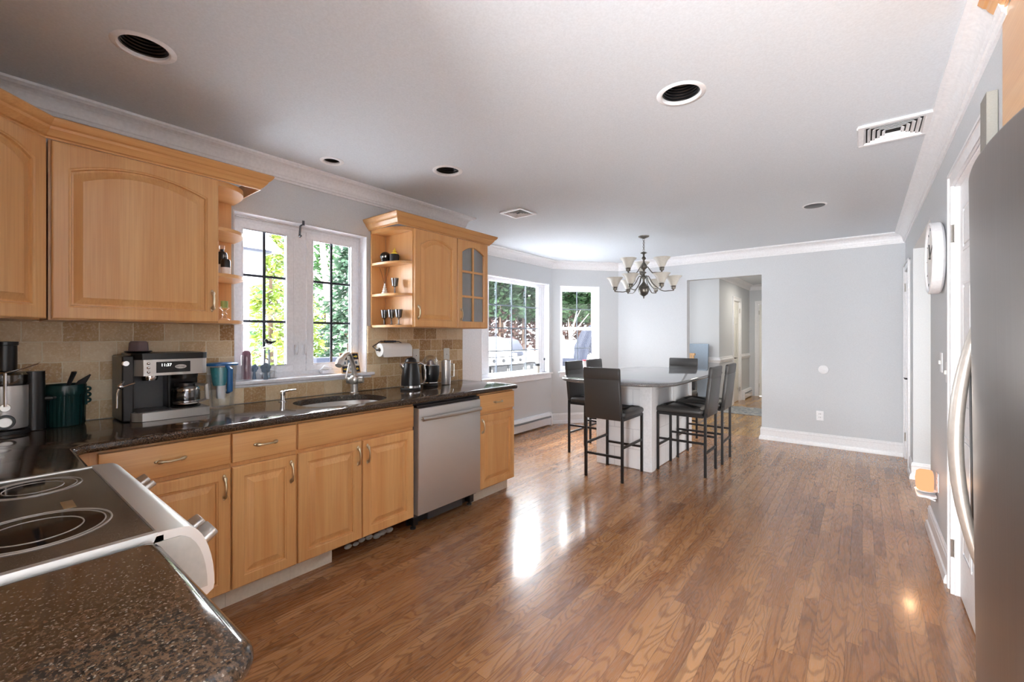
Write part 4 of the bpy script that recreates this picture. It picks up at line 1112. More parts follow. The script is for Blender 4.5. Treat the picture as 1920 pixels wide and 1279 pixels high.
MB().tube([(cx-.01, cy-.02, CZ+.03), (cx+.005, cy+.0, CZ+.15)], .005, 8).tube([(cx+.005, cy, CZ+.15), (cx+.02, cy+.03, CZ+.247)], [.009, .014], 12, (1, .7)).build('handle', 'black_matte', ut)
MB().torus((cx+.0205, cy+.031, CZ+.249), .008, .002, 14, 6).build('hanging_ring', 'chrome', ut)
ut = thing('ladle', 'black pointed utensil leaning right in the green crock', 'utensil', (cx, cy, CZ+.02), 'utensils in the crock')
MB().tube([(cx-.02, cy-.01, CZ+.03), (cx+.01, cy+.035, CZ+.17)], .005, 8).tube([(cx+.01, cy+.035, CZ+.165), (cx+.02, cy+.055, CZ+.195), (cx+.025, cy+.085, CZ+.232)], [.015, .016, .003], 10, (1, .35)).build('handle', 'black_matte', ut)

# juicer
jx, jy = -2.88, .115
t = thing('juicer', 'stainless steel juicer with black feed tube in the counter corner', 'juicer', (jx, jy, CZ))
MB().lathe([(0, CZ), (.078, CZ), (.078, CZ+.014), (.070, CZ+.022), (0, CZ+.022)], (jx, jy, 0), 36).build('base', 'black', t)
MB().lathe([(0, CZ+.022), (.070, CZ+.022), (.072, CZ+.03), (.072, CZ+.205), (0, CZ+.205)], (jx, jy, 0), 40).build('body', 'steel_z', t)
MB().lathe([(0, CZ+.205), (.075, CZ+.205), (.078, CZ+.215), (.078, CZ+.250), (.06, CZ+.262), (.038, CZ+.268), (0, CZ+.268)], (jx, jy, 0), 36).build('collar', 'smoke_glass', t)
MB().lathe([(0, CZ+.262), (.036, CZ+.262), (.036, CZ+.375), (.040, CZ+.378), (.040, CZ+.392), (0, CZ+.394)], (jx-.005, jy, 0), 32).build('feed_tube', 'black', t)
vx = Vector((.62, .0, 0)); vd = Vector((.94, -.34, 0)).normalized()    # points to the viewer
vd = (Vector((0, 0, 0))-Vector((jx, jy, 0))).normalized()
KM = Matrix.Translation(Vector((jx, jy, 0))+vd*.070) @ Matrix(((-vd.y, 0, vd.x, 0), (vd.x, 0, vd.y, 0), (0, 1, 0, 0), (0, 0, 0, 1)))
m = MB(KM); m.lathe([(0, 0), (.030, 0), (.030, .012), (.024, .016), (0, .016)], (0, CZ+.055, 0), 28) if False else None
def disc(mb, z, r, a, b, dx=0.):
    mb.rings([[(dx+r*k_*math.cos(q*PI/16), z+r*k_*math.sin(q*PI/16), h) for q in range(32)] for k_, h in ((1, a), (1, b-.002), (.93, b))])
m = MB(KM); disc(m, CZ+.055, .030, -.006, .014); d1 = m.build('dial_ring', 'black', t)
m = MB(KM); disc(m, CZ+.055, .021, .014, .020); m.build('dial', 'nickel', d1)
m = MB(KM); disc(m, CZ+.115, .0165, -.004, .008); m.build('clip_foot', 'nickel', t)
m = MB(KM); m.tube([(0, CZ+.12, .006), (0, CZ+.26, .010)], .006, 8).tube([(0, CZ+.26, .010), (-.02, CZ+.262, .0)], .005, 8).tube([(0, CZ+.262, .010), (.045, CZ+.275, .0), (.095, CZ+.295, -.03), (.10, CZ+.30, -.05)], .003, 8); m.build('clip_arm', 'chrome', t)
e1 = Vector((-vd.y, vd.x, 0))
cM = Vector((jx, jy, 0))+e1*.085-vd*.0
MB().lathe([(0, CZ+.002), (.036, CZ+.002), (.034, CZ+.26), (0, CZ+.26)], tuple(cM), 28, sx=.8, sy=1).build('pulp_bin', 'black', t)
a_ = cM+e1*.02; b_ = cM+e1*.066
MB().tube([(a_.x, a_.y, CZ+.135), (b_.x, b_.y, CZ+.137)], [.011, .0095], 12).ball((b_.x, b_.y, CZ+.14), .014, 8).build('spout', 'black', t)

# kettle
kx, ky = -2.755, 2.185
t = thing('kettle', 'glossy black retro electric kettle with chrome spout and handle', 'kettle', (kx, ky, CZ))
MB().lathe([(0, CZ), (.078, CZ), (.080, CZ+.010), (.076, CZ+.018), (0, CZ+.018)], (kx, ky, 0), 36).build('base', 'black_matte', t)
MB().lathe([(.0, CZ+.019), (.074, CZ+.019), (.074, CZ+.034), (0, CZ+.034)], (kx, ky, 0), 36).build('base_band', 'chrome', t)
MB().lathe([(0, CZ+.034), (.073, CZ+.034), (.073, CZ+.05), (.070, CZ+.11), (.062, CZ+.17), (.052, CZ+.208), (0, CZ+.208)], (kx, ky, 0), 40).build('body', 'black', t)
MB().lathe([(.052, CZ+.206), (.054, CZ+.212), (.050, CZ+.216), (.0, CZ+.216)], (kx, ky, 0), 36).build('neck_ring', 'chrome', t)
MB().lathe([(0, CZ+.216), (.047, CZ+.216), (.042, CZ+.234), (.028, CZ+.248), (.0, CZ+.253)], (kx, ky, 0), 36).build('lid', 'black', t)
hd = Vector((.55, .83, 0)).normalized()        # handle direction
def kp(s_, z): return (kx+hd.x*s_, ky+hd.y*s_, CZ+z)
MB().tube([kp(.045, .195), kp(.075, .205), kp(.100, .19), kp(.108, .15), kp(.110, .08), kp(.095, .045), kp(.07, .040)], [.009, .009, .009, .009, .009, .009, .008], 12, (1, 1.25)).build('handle', 'chrome', t)
MB().tube([kp(-.045, .165), kp(-.068, .19), kp(-.080, .206)], [.022, .017, .008], 12).build('spout', 'chrome', t)
# citrus juicer
mx_, my_ = -2.86, 2.475
t = thing('citrus_press', 'black citrus juicer with clear dome lid between kettle and steel canister', 'citrus juicer', (mx_, my_, CZ))
MB().lathe([(0, CZ), (.062, CZ), (.064, CZ+.008), (.056, CZ+.020), (0, CZ+.022)], (mx_, my_, 0), 32).build('foot', 'black_matte', t)
MB().torus((mx_, my_, CZ+.026), .058, .006, 36).build('foot_ring', 'chrome', t)
MB().lathe([(0, CZ+.024), (.056, CZ+.024), (.066, CZ+.05), (.074, CZ+.10), (.076, CZ+.165), (.072, CZ+.172), (0, CZ+.172)], (mx_, my_, 0), 40).build('bowl', 'black', t)
MB().torus((mx_, my_, CZ+.174), .072, .005, 36).build('rim', 'chrome', t)
MB().lathe([(.066, CZ+.176), (.064, CZ+.21), (.050, CZ+.240), (.025, CZ+.255), (0, CZ+.259), (0, CZ+.256), (.024, CZ+.252), (.048, CZ+.237), (.061, CZ+.209), (.063, CZ+.176)], (mx_, my_, 0), 36).build('dome', 'clear', t)
MB().lathe([(0, CZ+.172), (.034, CZ+.175), (.024, CZ+.205), (.0, CZ+.222)], (mx_, my_, 0), 24, lobes=8, amp=.05).build('reamer', 'brown_clay', t)
MB().tube([(mx_+.04, my_-.045, CZ+.175), (mx_+.065, my_-.07, CZ+.165), (mx_+.07, my_-.075, CZ+.10)], .006, 8).build('side_spout', 'chrome', t)
# steel canister
sx_, sy_ = -2.83, 2.625
t = thing('steel_canister', 'tall brushed steel canister with side handle at the right end of the appliances', 'canister', (sx_, sy_, CZ))
MB().lathe([(0, CZ), (.038, CZ), (.040, CZ+.004), (.040, CZ+.195), (.038, CZ+.200), (0, CZ+.200)], (sx_, sy_, 0), 36).build('body', 'steel_z', t)
MB().lathe([(0, CZ+.200), (.0415, CZ+.200), (.0415, CZ+.208), (.01, CZ+.212), (0, CZ+.218)], (sx_, sy_, 0), 36).build('lid', 'chrome', t)
MB().tube([(sx_+.025, sy_+.034, CZ+.175), (sx_+.036, sy_+.062, CZ+.175), (sx_+.036, sy_+.062, CZ+.065), (sx_+.025, sy_+.034, CZ+.065)], .0055, 8).build('handle', 'nickel', t)
# paper towel
t = thing('paper_towel', 'white paper towel roll on a wire holder mounted on the tile right of the window', 'paper towel', (XL+.075, 2.17, 1.224))
ax = XL+.075
m = MB(); m.rings([[(ax+r*math.cos(2*PI*i/40), y, 1.224+r*math.sin(2*PI*i/40)) for i in range(40)] for r, y in ((.019, 2.03), (.052, 2.03), (.053, 2.036), (.053, 2.305), (.052, 2.31), (.019, 2.31), (.019, 2.03))], False, False)
m.box(ax+.0515, ax+.053, 2.032, 2.308, 1.168, 1.224); m.build('roll', 'paper', t)
m = MB(); m.rings([[(ax+r*math.cos(2*PI*i/30), y, 1.224+r*math.sin(2*PI*i/30)) for i in range(30)] for r, y in ((.0188, 2.032), (.0188, 2.308), (.017, 2.308), (.017, 2.032), (.0188, 2.032))], False, False); m.build('core', 'kick', t)
m = MB(); m.tube([(ax, 2.005, 1.224), (ax, 2.335, 1.224)], .004, 8).ball((ax, 2.337, 1.224), .009, 8).ball((ax, 2.008, 1.224), .007, 8).tube([(ax, 2.008, 1.224), (XL+.02, 2.008, 1.25), (XL+.014, 2.08, 1.289), (XL+.014, 2.26, 1.289), (XL+.02, 2.335, 1.25), (ax, 2.335, 1.224)], .0035, 8)
m.box(XL+.0115, XL+.019, 2.12, 2.23, 1.282, 1.296); m.build('holder', 'iron', t)

# outlets and switches --------------------------------------------
def plate(T, u, z, label, w=.072, h=.115, kind='outlet', cat='outlet', name='wall_outlet', grp=None, mat='white', n=1):
    t = thing(name, label, cat, tuple(T @ Vector((u, 0, z))), grp)
    MB(T).box(u-w/2, u+w/2, 0.0005, .006, z-h/2, z+h/2).build('cover_plate', mat, t, bevel=.002)
    if kind == 'outlet':
        for zz in (z+.020, z-.020):
            r_ = MB(T).box(u-.017, u+.017, .006, .008, zz-.014, zz+.014).build('receptacle', mat, t, bevel=.0015)
            MB(T).box(u-.009, u-.006, .0078, .0083, zz-.005, zz+.007).box(u+.006, u+.009, .0078, .0083, zz-.005, zz+.007).build('slot', 'gap', r_)
    elif kind == 'blank': MB(T).lathe([(0, .006), (.004, .006), (.003, .0075), (0, .008)], (u, 0, z), 12, 'y').build('screw', 'dark_grey', t)
    else:
        for k in range(n):
            uu = u+(k-(n-1)/2)*.045
            MB(T).box(uu-.005, uu+.005, .006, .016, z-.010, z+.012).build('toggle', 'cream', t, bevel=.001)
    return t
plate(TK(XL+.011), 2.44, 1.165, 'white cover plate on the tile above the kettle', kind='blank', mat='cream')
plate(TK(XL+.011), 2.795, 1.165, 'white cover plate on the tile above the steel canister', kind='blank', mat='cream')
TB = Matrix(((-1, 0, 0, 0), (0, -1, 0, YB), (0, 0, 1, 0), (0, 0, 0, 1)))      # faces -y
plate(TB, .402, .372, 'white double outlet low on the back wall')
t = thing('round_cover_plate', 'small round white cover plate on the back wall above the outlet', 'cover plate', (-.367, YB, .931))
MB(TB).lathe([(0, .0005), (.052, .0005), (.050, .008), (.030, .013), (0, .014)], (.367, 0, .931), 32, 'y').build('cap', 'white', t)
TRi = Matrix(((0, -1, 0, XR), (1, 0, 0, 0), (0, 0, 1, 0), (0, 0, 0, 1)))       # right wall, v out into room (-x)
plate(TRi, 3.63, 1.175, 'white light switch plate under the round clock', kind='switch', cat='light switch', name='light_switch')
plate(TRi, 3.40, 1.13, 'white light switch nearer the door casing by the fridge', kind='switch', cat='light switch', name='light_switch', w=.07)
plate(TRi, 3.80, .42, 'white outlet plate behind the glowing wax warmer', name='wall_outlet')
# wax warmer plug-in
t = thing('wax_warmer', 'glowing orange plug-in wax warmer on a small white shelf low on the right wall', 'wax warmer', (XR-.05, 3.86, .35))
MB(TRi).prism([(0, 0)]*0 or [(3.79, .012), (3.93, .012), (3.93, .09), (3.79, .09)], .35, .475) if False else None
m = MB(TRi); m.rings([[(u, v, z) for u, v in round_poly([(3.795-e, .018-e*.2), (3.915+e, .018-e*.2), (3.915+e, .098+e), (3.795-e, .098+e)], .02, 4)] for e, z in ((-.012, .352), (0, .36), (.003, .41), (-.002, .455), (-.014, .468))]); m.build('lamp_shade', 'warm_glow', t)
m = MB(TRi); m.lathe([(0, .343), (.05, .343), (.056, .349), (0, .352)], (3.855, .052, 0), 24).box(3.84, 3.87, .006, .05, .34, .352).build('plug_base', 'white', t)
m = MB(TRi); m.prism(round_poly([(3.78, .006), (3.94, .006), (3.94, .10), (3.78, .10)], .02, 4), .315, .328)
m.tube([(3.80, .012, .30), (3.80, .06, .318)], .006, 8).tube([(3.92, .012, .30), (3.92, .06, .318)], .006, 8)
tag(m.build('wall_shelf', 'white', loc=(XR-.05, 3.86, .315), bevel=.002), 'small white shelf under the wax warmer', 'shelf')
lamp('wax_warmer_bulb', 'POINT', (XR-.13, 3.86, .42), .35, (1, .55, .28), size=.03)
# clock
t = thing('wall_clock', 'large round white wall clock with deep rim on the right wall', 'clock', (XR, 3.61, 1.795))
Mx = Matrix.Translation((XR, 3.61, 1.795)) @ Matrix(((0, 0, -1, 0), (1, 0, 0, 0), (0, 1, 0, 0), (0, 0, 0, 1)))
MB(Mx).lathe([(0, .004), (.19, .004), (.205, .010), (.212, .018), (.212, .058), (.206, .063), (.198, .060), (.196, .052), (0, .050)], n=64).build('case', 'white', t, angle=30)
MB(Mx).lathe([(0, .0505), (.195, .0505), (.195, .0515), (0, .0515)], n=64).build('dial', 'paper', t)
mk = MB(Mx)
for k in range(12):
    a = k*PI/6; mk.tube([(.165*math.cos(a), .165*math.sin(a), .0525), (.182*math.cos(a), .182*math.sin(a), .0525)], .002, 6)
mk.build('hour_marks', 'dark_grey', t)
MB(Mx).tube([(0, 0, .054), (.05, .09, .054)], .003, 6).tube([(0, 0, .056), (-.13, .06, .056)], .002, 6).ball((0, 0, .055), .006, 8).build('hands', 'dark_grey', t)

# hook bracket over the sink window
t = thing('curtain_bracket', 'small dark metal hook bracket at the top centre of the sink window', 'bracket', (XL, 1.465, 2.06))
MB().box(XL-.001, XL+.003, 1.463, 1.479, 2.098, 2.13).tube([(XL-.003, 1.47, 2.108), (XL-.04, 1.47, 2.098), (XL-.05, 1.47, 2.04), (XL-.035, 1.462, 2.022), (XL-.02, 1.465, 2.03)], .006, 8, (1, 1.2)).build('hook', 'steel_dark', t)

# sill things ------------------------------------------------------
SZ = 1.053
t = thing('glass_jar', 'tall clear glass jar of mauve filling at the left end of the sill', 'jar', (XL-.03, 1.125, SZ))
MB().lathe([(0, SZ), (.029, SZ), (.030, SZ+.004), (.030, SZ+.155), (.028, SZ+.16), (.0275, SZ+.155), (.027, SZ+.006), (0, SZ+.004)], (XL-.025, 1.122, 0), 28).build('jar', 'clear', t)
MB().lathe([(0, SZ+.007), (.0262, SZ+.007), (.0262, SZ+.16), (.022, SZ+.178), (.012, SZ+.188), (0, SZ+.19)], (XL-.025, 1.122, 0), 24, lobes=8, amp=.04).build('filling', 'purple', t)
t = thing('glass_jar', 'clear glass canister with a black and white bird on its lid', 'jar', (XL-.04, 1.26, SZ))
bx_, by_ = XL-.035, 1.262
MB().lathe([(0, SZ), (.043, SZ), (.045, SZ+.006), (.045, SZ+.185), (.040, SZ+.195), (.0395, SZ+.19), (.042, SZ+.18), (.042, SZ+.008), (0, SZ+.006)], (bx_, by_, 0), 32).build('jar', 'clear', t)
MB().lathe([(0, SZ+.197), (.042, SZ+.197), (.040, SZ+.205), (.02, SZ+.216), (0, SZ+.219)], (bx_, by_, 0), 32).build('lid', 'clear', t)
bd = MB().ball((bx_, by_, SZ+.236), .017, 8, (.8, 1.25, .85)).ball((bx_, by_-.018, SZ+.250), .011, 8).tube([(bx_, by_+.012, SZ+.236), (bx_, by_+.042, SZ+.246)], [.009, .003], 8).tube([(bx_, by_-.026, SZ+.25), (bx_, by_-.037, SZ+.247)], [.003, .0008], 6).build('bird', 'black_matte', t)
MB().ball((bx_, by_-.004, SZ+.229), .0135, 8, (.95, 1.2, .75)).build('belly', 'paper', bd)
MB().lathe([(0, SZ+.006), (.006, SZ+.006), (.006, SZ+.19), (0, SZ+.19)], (bx_, by_, 0), 10).build('rod', 'slate_blue', t)
m = MB()
for k in range(5):
    a = 2*PI*k/5+.3; m.ball((XL+.022, 1.218+.017*math.cos(a), SZ+.075+.017*math.sin(a)), .017, 8, (.45, 1, 1))
m.tube([(XL+.022, 1.218, SZ), (XL+.022, 1.218, SZ+.06)], [.014, .005], 10)
tag(m.build('flower_ornament', 'slate_blue', loc=(XL+.022, 1.218, SZ)), 'slate blue flower shaped ornament in front of the bird jar', 'ornament')
m = MB()
for k in range(5):
    a = 2*PI*k/5; m.ball((XL-.07, 1.185+.012*math.cos(a), SZ+.07+.014*math.sin(a)), .013, 8, (.45, 1, 1))
m.tube([(XL-.07, 1.185, SZ), (XL-.07, 1.185, SZ+.06)], [.012, .005], 10)
tag(m.build('flower_ornament', 'slate_blue', loc=(XL-.07, 1.185, SZ)), 'smaller dark blue flower ornament between the mauve jar and bird jar', 'ornament')
# nine-square art tile leaning at the right of the sill
t = thing('art_tile', 'picture tile of nine blue and white squares with arrows on the sink window sill', 'picture tile', (XL-.04, 1.84, SZ))
TT = Matrix.Translation((XL-.005, 1.842, SZ)) @ Matrix.Rotation(R(-14), 4, 'Y') @ Matrix(((0, 0, 1, 0), (1, 0, 0, 0), (0, 1, 0, 0), (0, 0, 0, 1)))
MB(TT).box(-.078, .078, 0, .158, -.008, 0).build('board', 'light_wood', t, bevel=.002)
for i in range(3):
    for j in range(3):
        x = -.072+.048*i; y = .007+.048*j; kk = (i+j) % 2
        q = MB(TT).box(x+.0015, x+.0465, y+.0015, y+.0465, 0, .002).build('square', 'cover_blue' if kk == (0) and i != 1 else ('paper' if kk else 'slate_blue'), t)
        if kk == 0 and i != 1: MB(TT).prism([(x+.008, y+.019), (x+.026, y+.019), (x+.026, y+.012), (x+.041, y+.0235), (x+.026, y+.035), (x+.026, y+.028), (x+.008, y+.028)], .002, .003).build('arrow', 'yellow', q)
        elif kk: MB(TT).ball((x+.024, y+.024, .002), .010, 6, (1, 1.2, .15)).build('motif', 'slate_blue', q)

# left end shelf things ----------------------------------------------
def bottle(x, y, z, r, h, label, grp, white=True):
    t = thing('bottle', label, 'bottle', (x, y, z), grp)
    MB().lathe([(0, z), (r, z), (r, z+h*.70), (r*.85, z+h*.78), (r*.35, z+h*.82), (r*.35, z+h*.88), (0, z+h*.88)], (x, y, 0), 24).build('body', 'black', t)
    MB().lathe([(r+.0006, z+.005), (r+.0006, z+h*.40), (r-.001, z+h*.40), (r-.001, z+.005)], (x, y, 0), 24).build('paper_label', 'paper', t)
    MB().lathe([(0, z+h*.88), (r*.5, z+h*.88), (r*.5, z+h), (0, z+h)], (x, y, 0), 20).build('stopper', 'clear', t)
bottle(-2.885, .935, 1.669, .027, .185, 'taller black bottle with glass stopper on the left end shelf', 'black bottles on the end shelf')
bottle(-2.80, .925, 1.669, .024, .12, 'shorter black bottle with white label on the left end shelf', 'black bottles on the end shelf')
t = thing('candle_holder', 'clear glass candle stand with a green candle on the lowest left shelf', 'candle holder', (-2.85, .935, 1.419))
MB().lathe([(0, 1.419), (.036, 1.419), (.034, 1.424), (.012, 1.436), (.008, 1.452), (.015, 1.458), (.008, 1.466), (.010, 1.478), (.027, 1.492), (.026, 1.496), (.0, 1.489)], (-2.85, .935, 0), 28).build('stand', 'clear', t)
MB().lathe([(0, 1.492), (.018, 1.492), (.018, 1.532), (0, 1.534)], (-2.85, .935, 0), 24).build('candle', 'candle_green', t)

# right end shelf things ---------------------------------------------
def goblet(x, y, z, label=None, grp=None):
    t = thing('goblet', label, 'goblet', (x, y, z), grp)
    MB().lathe([(0, z), (.026, z), (.025, z+.003), (.006, z+.008), (.0045, z+.045), (.009, z+.052), (.022, z+.058), (.030, z+.118), (.028, z+.118), (.020, z+.062), (0, z+.056)], (x, y, 0), 28).build('glass', 'smoke_glass', t)
    return t
g0 = goblet(-2.925, 2.062, 1.4185, 'smoked grey glass goblet, leftmost of three on the bottom right shelf', 'smoked goblets')
dup(g0, (-2.842, 2.068, 1.4185), None, 'smoked grey glass goblet, middle of three on the bottom right shelf')
dup(g0, (-2.762, 2.076, 1.4185), None, 'smoked grey glass goblet, rightmost of three on the bottom right shelf')
dup(g0, (-2.80, 2.068, 1.6585), None, 'single smoked goblet on the shelf beside the reed diffuser')
t = thing('reed_diffuser', 'small ribbed cream diffuser bottle with dark reeds on the middle right shelf', 'reed diffuser', (-2.91, 2.055, 1.6585))
pr = [(0, 1.6585)]
for k in range(4):
    z = 1.6585+.017*k; r = .024-.0045*k; pr += [(r-.003, z+.001), (r, z+.006), (r, z+.011), (r-.003, z+.016)]
pr += [(.006, 1.729), (.006, 1.742), (0, 1.742)]
MB().lathe(pr, (-2.91, 2.055, 0), 24).build('bottle', 'cream', t)
for dx, dy in ((-.045, -.012), (-.015, .012), (.012, -.008), (.045, .01)):
    MB().tube([(-2.91, 2.055, 1.735), (-2.91+dx, 2.055+dy, 1.865)], .0016, 6).build('reed', 'bark', t)
t = thing('skull_ornament', 'glossy black skull ornament on the top right shelf', 'ornament', (-2.90, 2.055, 1.9005))
MB().ball((-2.90, 2.056, 1.948), .042, 12, (.95, 1.05, .95)).ball((-2.885, 2.035, 1.918), .026, 8, (1, 1, .7)).build('skull', 'black', t)
for a in (-.012, .018): MB().ball((-2.873+a*.9, 2.022+a*.2, 1.945), .009, 8, (1, .6, 1)).build('eye_socket', 'nickel', t)
t = thing('candle', 'ribbed black candle jar with a yellow bird-shaped top on the top right shelf', 'candle', (-2.80, 2.06, 1.9005))
MB().lathe([(0, 1.9005), (.034, 1.9005), (.034, 1.955), (.031, 1.959), (0, 1.959)], (-2.80, 2.065, 0), 60, lobes=20, amp=.025).build('jar', 'black_matte', t)
MB().lathe([(0, 1.959), (.026, 1.959), (.020, 1.970), (.006, 1.977), (0, 1.978)], (-2.80, 2.065, 0), 24).ball((-2.80, 2.065, 1.985), .010, 8, (1, 1.4, .9)).tube([(-2.80, 2.065, 1.99), (-2.802, 2.07, 2.012)], [.007, .001], 8).build('wax_top', 'yellow', t)

# things on the bay sills
t = thing('sill_jar', 'frosted glass tumbler on the sill at the right of the bay window', 'jar', (XW-.04, 5.29, .793))
MB().lathe([(0, .793), (.045, .793), (.048, .90), (.046, .90), (.043, .798), (0, .797)], (XW-.045, 5.27, 0), 28).build('tumbler', 'frost', t)
MB().lathe([(.0485, .90), (.0495, .90), (.0495, .93), (.047, .93), (.047, .90)], (XW-.045, 5.27, 0), 28).build('rim', 'steel_dark', t)
t = thing('key_finial', 'thin dark metal stick ornament standing in the corner of the bay sill', 'ornament', (XW-.03, 5.47, .793))
MB().lathe([(0, .793), (.035, .793), (.034, .799), (0, .80)], (XW-.035, 5.46, 0), 20).build('foot', 'iron', t)
MB().tube([(XW-.035, 5.46, .80), (XW-.035, 5.46, .975)], .003, 8).ball((XW-.035, 5.46, .99), .017, 8, (.6, 1, 1.1)).build('stick', 'iron', t)
cT = TD @ Matrix.Translation((a1-.16, .035, .793))
t = thing('sill_card', 'white upright card with a red top edge on the diagonal window sill', 'card', tuple(cT @ Vector((0, 0, 0))))
MB(cT).box(-.10, .10, -.012, .012, 0, .155).build('card', 'paper', t, bevel=.003)
MB(cT).box(-.105, .105, -.016, .016, .155, .175).build('top_edge', 'red', t, bevel=.004)

# ================================================================== DINING TABLE
t = thing('dining_table', 'counter height table with glossy grey stone top on a white painted block base', 'table', (-1.905, 4.83, 0))
loop = round_poly([(-2.485, 3.715), (-1.30, 3.715), (-1.30, 5.94), (-2.485, 5.94)], .34, 14)
m = MB(); slab(m, loop, .882, .915, .015); m.build('tabletop', 'granite_table', t, angle=50)
bb = MB(); bb.box(-2.20, -1.615, 4.20, 5.48, 0, .882); b_ = bb.build('base', 'block', t, bevel=.012)
for x, y in ((-1.67, 4.192), (-2.145, 4.192)):
    MB().box(x-.055, x+.055, y-.004, y+.004, 0, .88).build('pilaster', 'white', b_, bevel=.003)
for y in (4.25, 4.85, 5.43):
    MB().box(-1.615, -1.606, y-.055, y+.055, 0, .88).build('pilaster', 'white', b_, bevel=.003)
m = MB(); m.box(-2.33, -2.20, 4.30, 5.40, .845, .881); m.build('brace', 'white', b_)

# stools -----------------------------------------------------------
def stool():
    t = thing('bar_stool', 'x', 'bar stool', (0, 0, 0), 'counter stools around the dining table')
    w_ = .185; yb, yf = -.235, .215
    m = MB(); lp = round_poly([(-.205, -.215), (.205, -.215), (.205, .235), (-.205, .235)], .03, 4)
    m.rings([[(x, y, z) for x, y in offset_loop(lp, i)] for i, z in ((.006, .588), (0, .600), (0, .618), (.010, .632), (.05, .645), (.10, .648))]); m.build('seat', 'leather', t, angle=60)
    m = MB(); m.box(-w_-.006, w_+.006, -.215, yf+.01, .555, .586); m.build('seat_frame', 'chair_metal', t, bevel=.003)
    def lean(z): return -.235-.050*max(0, (z-.55)/.49)
    rs = []
    for z, i in ((.560, .010), (.568, 0), (.75, 0), (.93, 0), (.936, .003), (.942, 0), (1.030, 0), (1.040, .008)):
        y = lean(z); hw = .183-i*.6
        rs.append([(x, yy, z) for x, yy in round_poly([(-hw, y-.018+i), (hw, y-.018+i), (hw, y+.020-i), (-hw, y+.020-i)], .009, 3)])
    m = MB(); m.rings(rs); m.build('backrest', 'leather', t, angle=50)
    for sx in (-1, 1):
        h = .0115
        m = MB(); m.rings([[(sx*w_-h, yb-h, z), (sx*w_+h, yb-h, z), (sx*w_+h, yb+h, z), (sx*w_-h, yb+h, z)] for z in (0, .60)]); m.build('leg', 'chair_metal', t, bevel=.002)
        m = MB(); m.rings([[(sx*w_-h, yf-h, z), (sx*w_+h, yf-h, z), (sx*w_+h, yf+h, z), (sx*w_-h, yf+h, z)] for z in (0, .575)]); m.build('leg', 'chair_metal', t, bevel=.002)
        m = MB(); m.box(sx*w_-.008, sx*w_+.008, yb+h, yf-h, .305, .325); m.build('stretcher', 'chair_metal', t)
    m = MB(); m.box(-w_, w_, yb-.007, yb+.007, .215, .235); m.build('stretcher', 'chair_metal', t)
    m = MB(); m.box(-w_, w_, yf-.007, yf+.007, .235, .255); m.build('stretcher', 'chair_metal', t)
    return t
s0 = stool()
spots = [(-1.885, 3.965, 0, 'black counter stool with its back to the camera at the near table end'),
         (-1.39, 4.545, 90, 'black counter stool on the right side of the table, nearer of two'),
         (-1.375, 5.10, 91, 'black counter stool on the right side of the table, farther of two'),
         (-2.40, 4.54, -90, 'black vinyl counter stool on the window side of the table, nearer the kitchen'),
         (-2.415, 5.07, -90, 'black vinyl counter stool on the window side of the table, nearer the diagonal window'),
         (-1.875, 5.745, 180, 'black vinyl counter stool at the far end of the table facing the camera')]
for k, (x, y, a, lab) in enumerate(spots):
    o = s0 if k == 0 else copy_tree(s0)
    o.location = (x, y, 0); o.rotation_euler = (0, 0, R(a)); o['label'] = lab

# chandelier -------------------------------------------------------
chx, chy = -1.96, 4.877
t = thing('chandelier', 'nine-light pewter chandelier with white bell shades over the dining table', 'chandelier', (chx, chy, H))
MB().lathe([(0, H-.001), (.060, H-.001), (.058, H-.010), (.040, H-.018), (.014, H-.028), (0, H-.030)], (chx, chy, 0), 32).build('ceiling_canopy', 'pewter', t)
m = MB()
for k in range(7):
    z = H-.040-.020*k; m.torus((chx, chy, z), .009, .0022, 14, 6, 'x' if k % 2 else 'y', 1, 1.35)
m.build('chain', 'pewter', t)
z0 = H-.178
pr = [(0, z0), (.010, z0), (.034, z0-.012), (.036, z0-.018), (.012, z0-.028), (.009, z0-.050), (.014, z0-.058), (.026, z0-.075), (.014, z0-.094), (.010, z0-.105), (.013, z0-.125), (.030, z0-.150), (.040, z0-.172), (.034, z0-.190), (.014, z0-.208), (.012, z0-.228), (.030, z0-.236), (.030, z0-.244), (.014, z0-.252), (.012, z0-.27), (.026, z0-.286), (.026, z0-.30), (.012, z0-.318), (.012, z0-.345), (.024, z0-.365), (.052, z0-.395), (.060, z0-.402), (.060, z0-.410), (.054, z0-.414), (.060, z0-.425), (.058, z0-.455), (.044, z0-.487), (.018, z0-.508), (.007, z0-.512), (.009, z0-.524), (.004, z0-.536), (0, z0-.538)]
MB().lathe(pr, (chx, chy, 0), 36).build('column', 'pewter', t, angle=50)
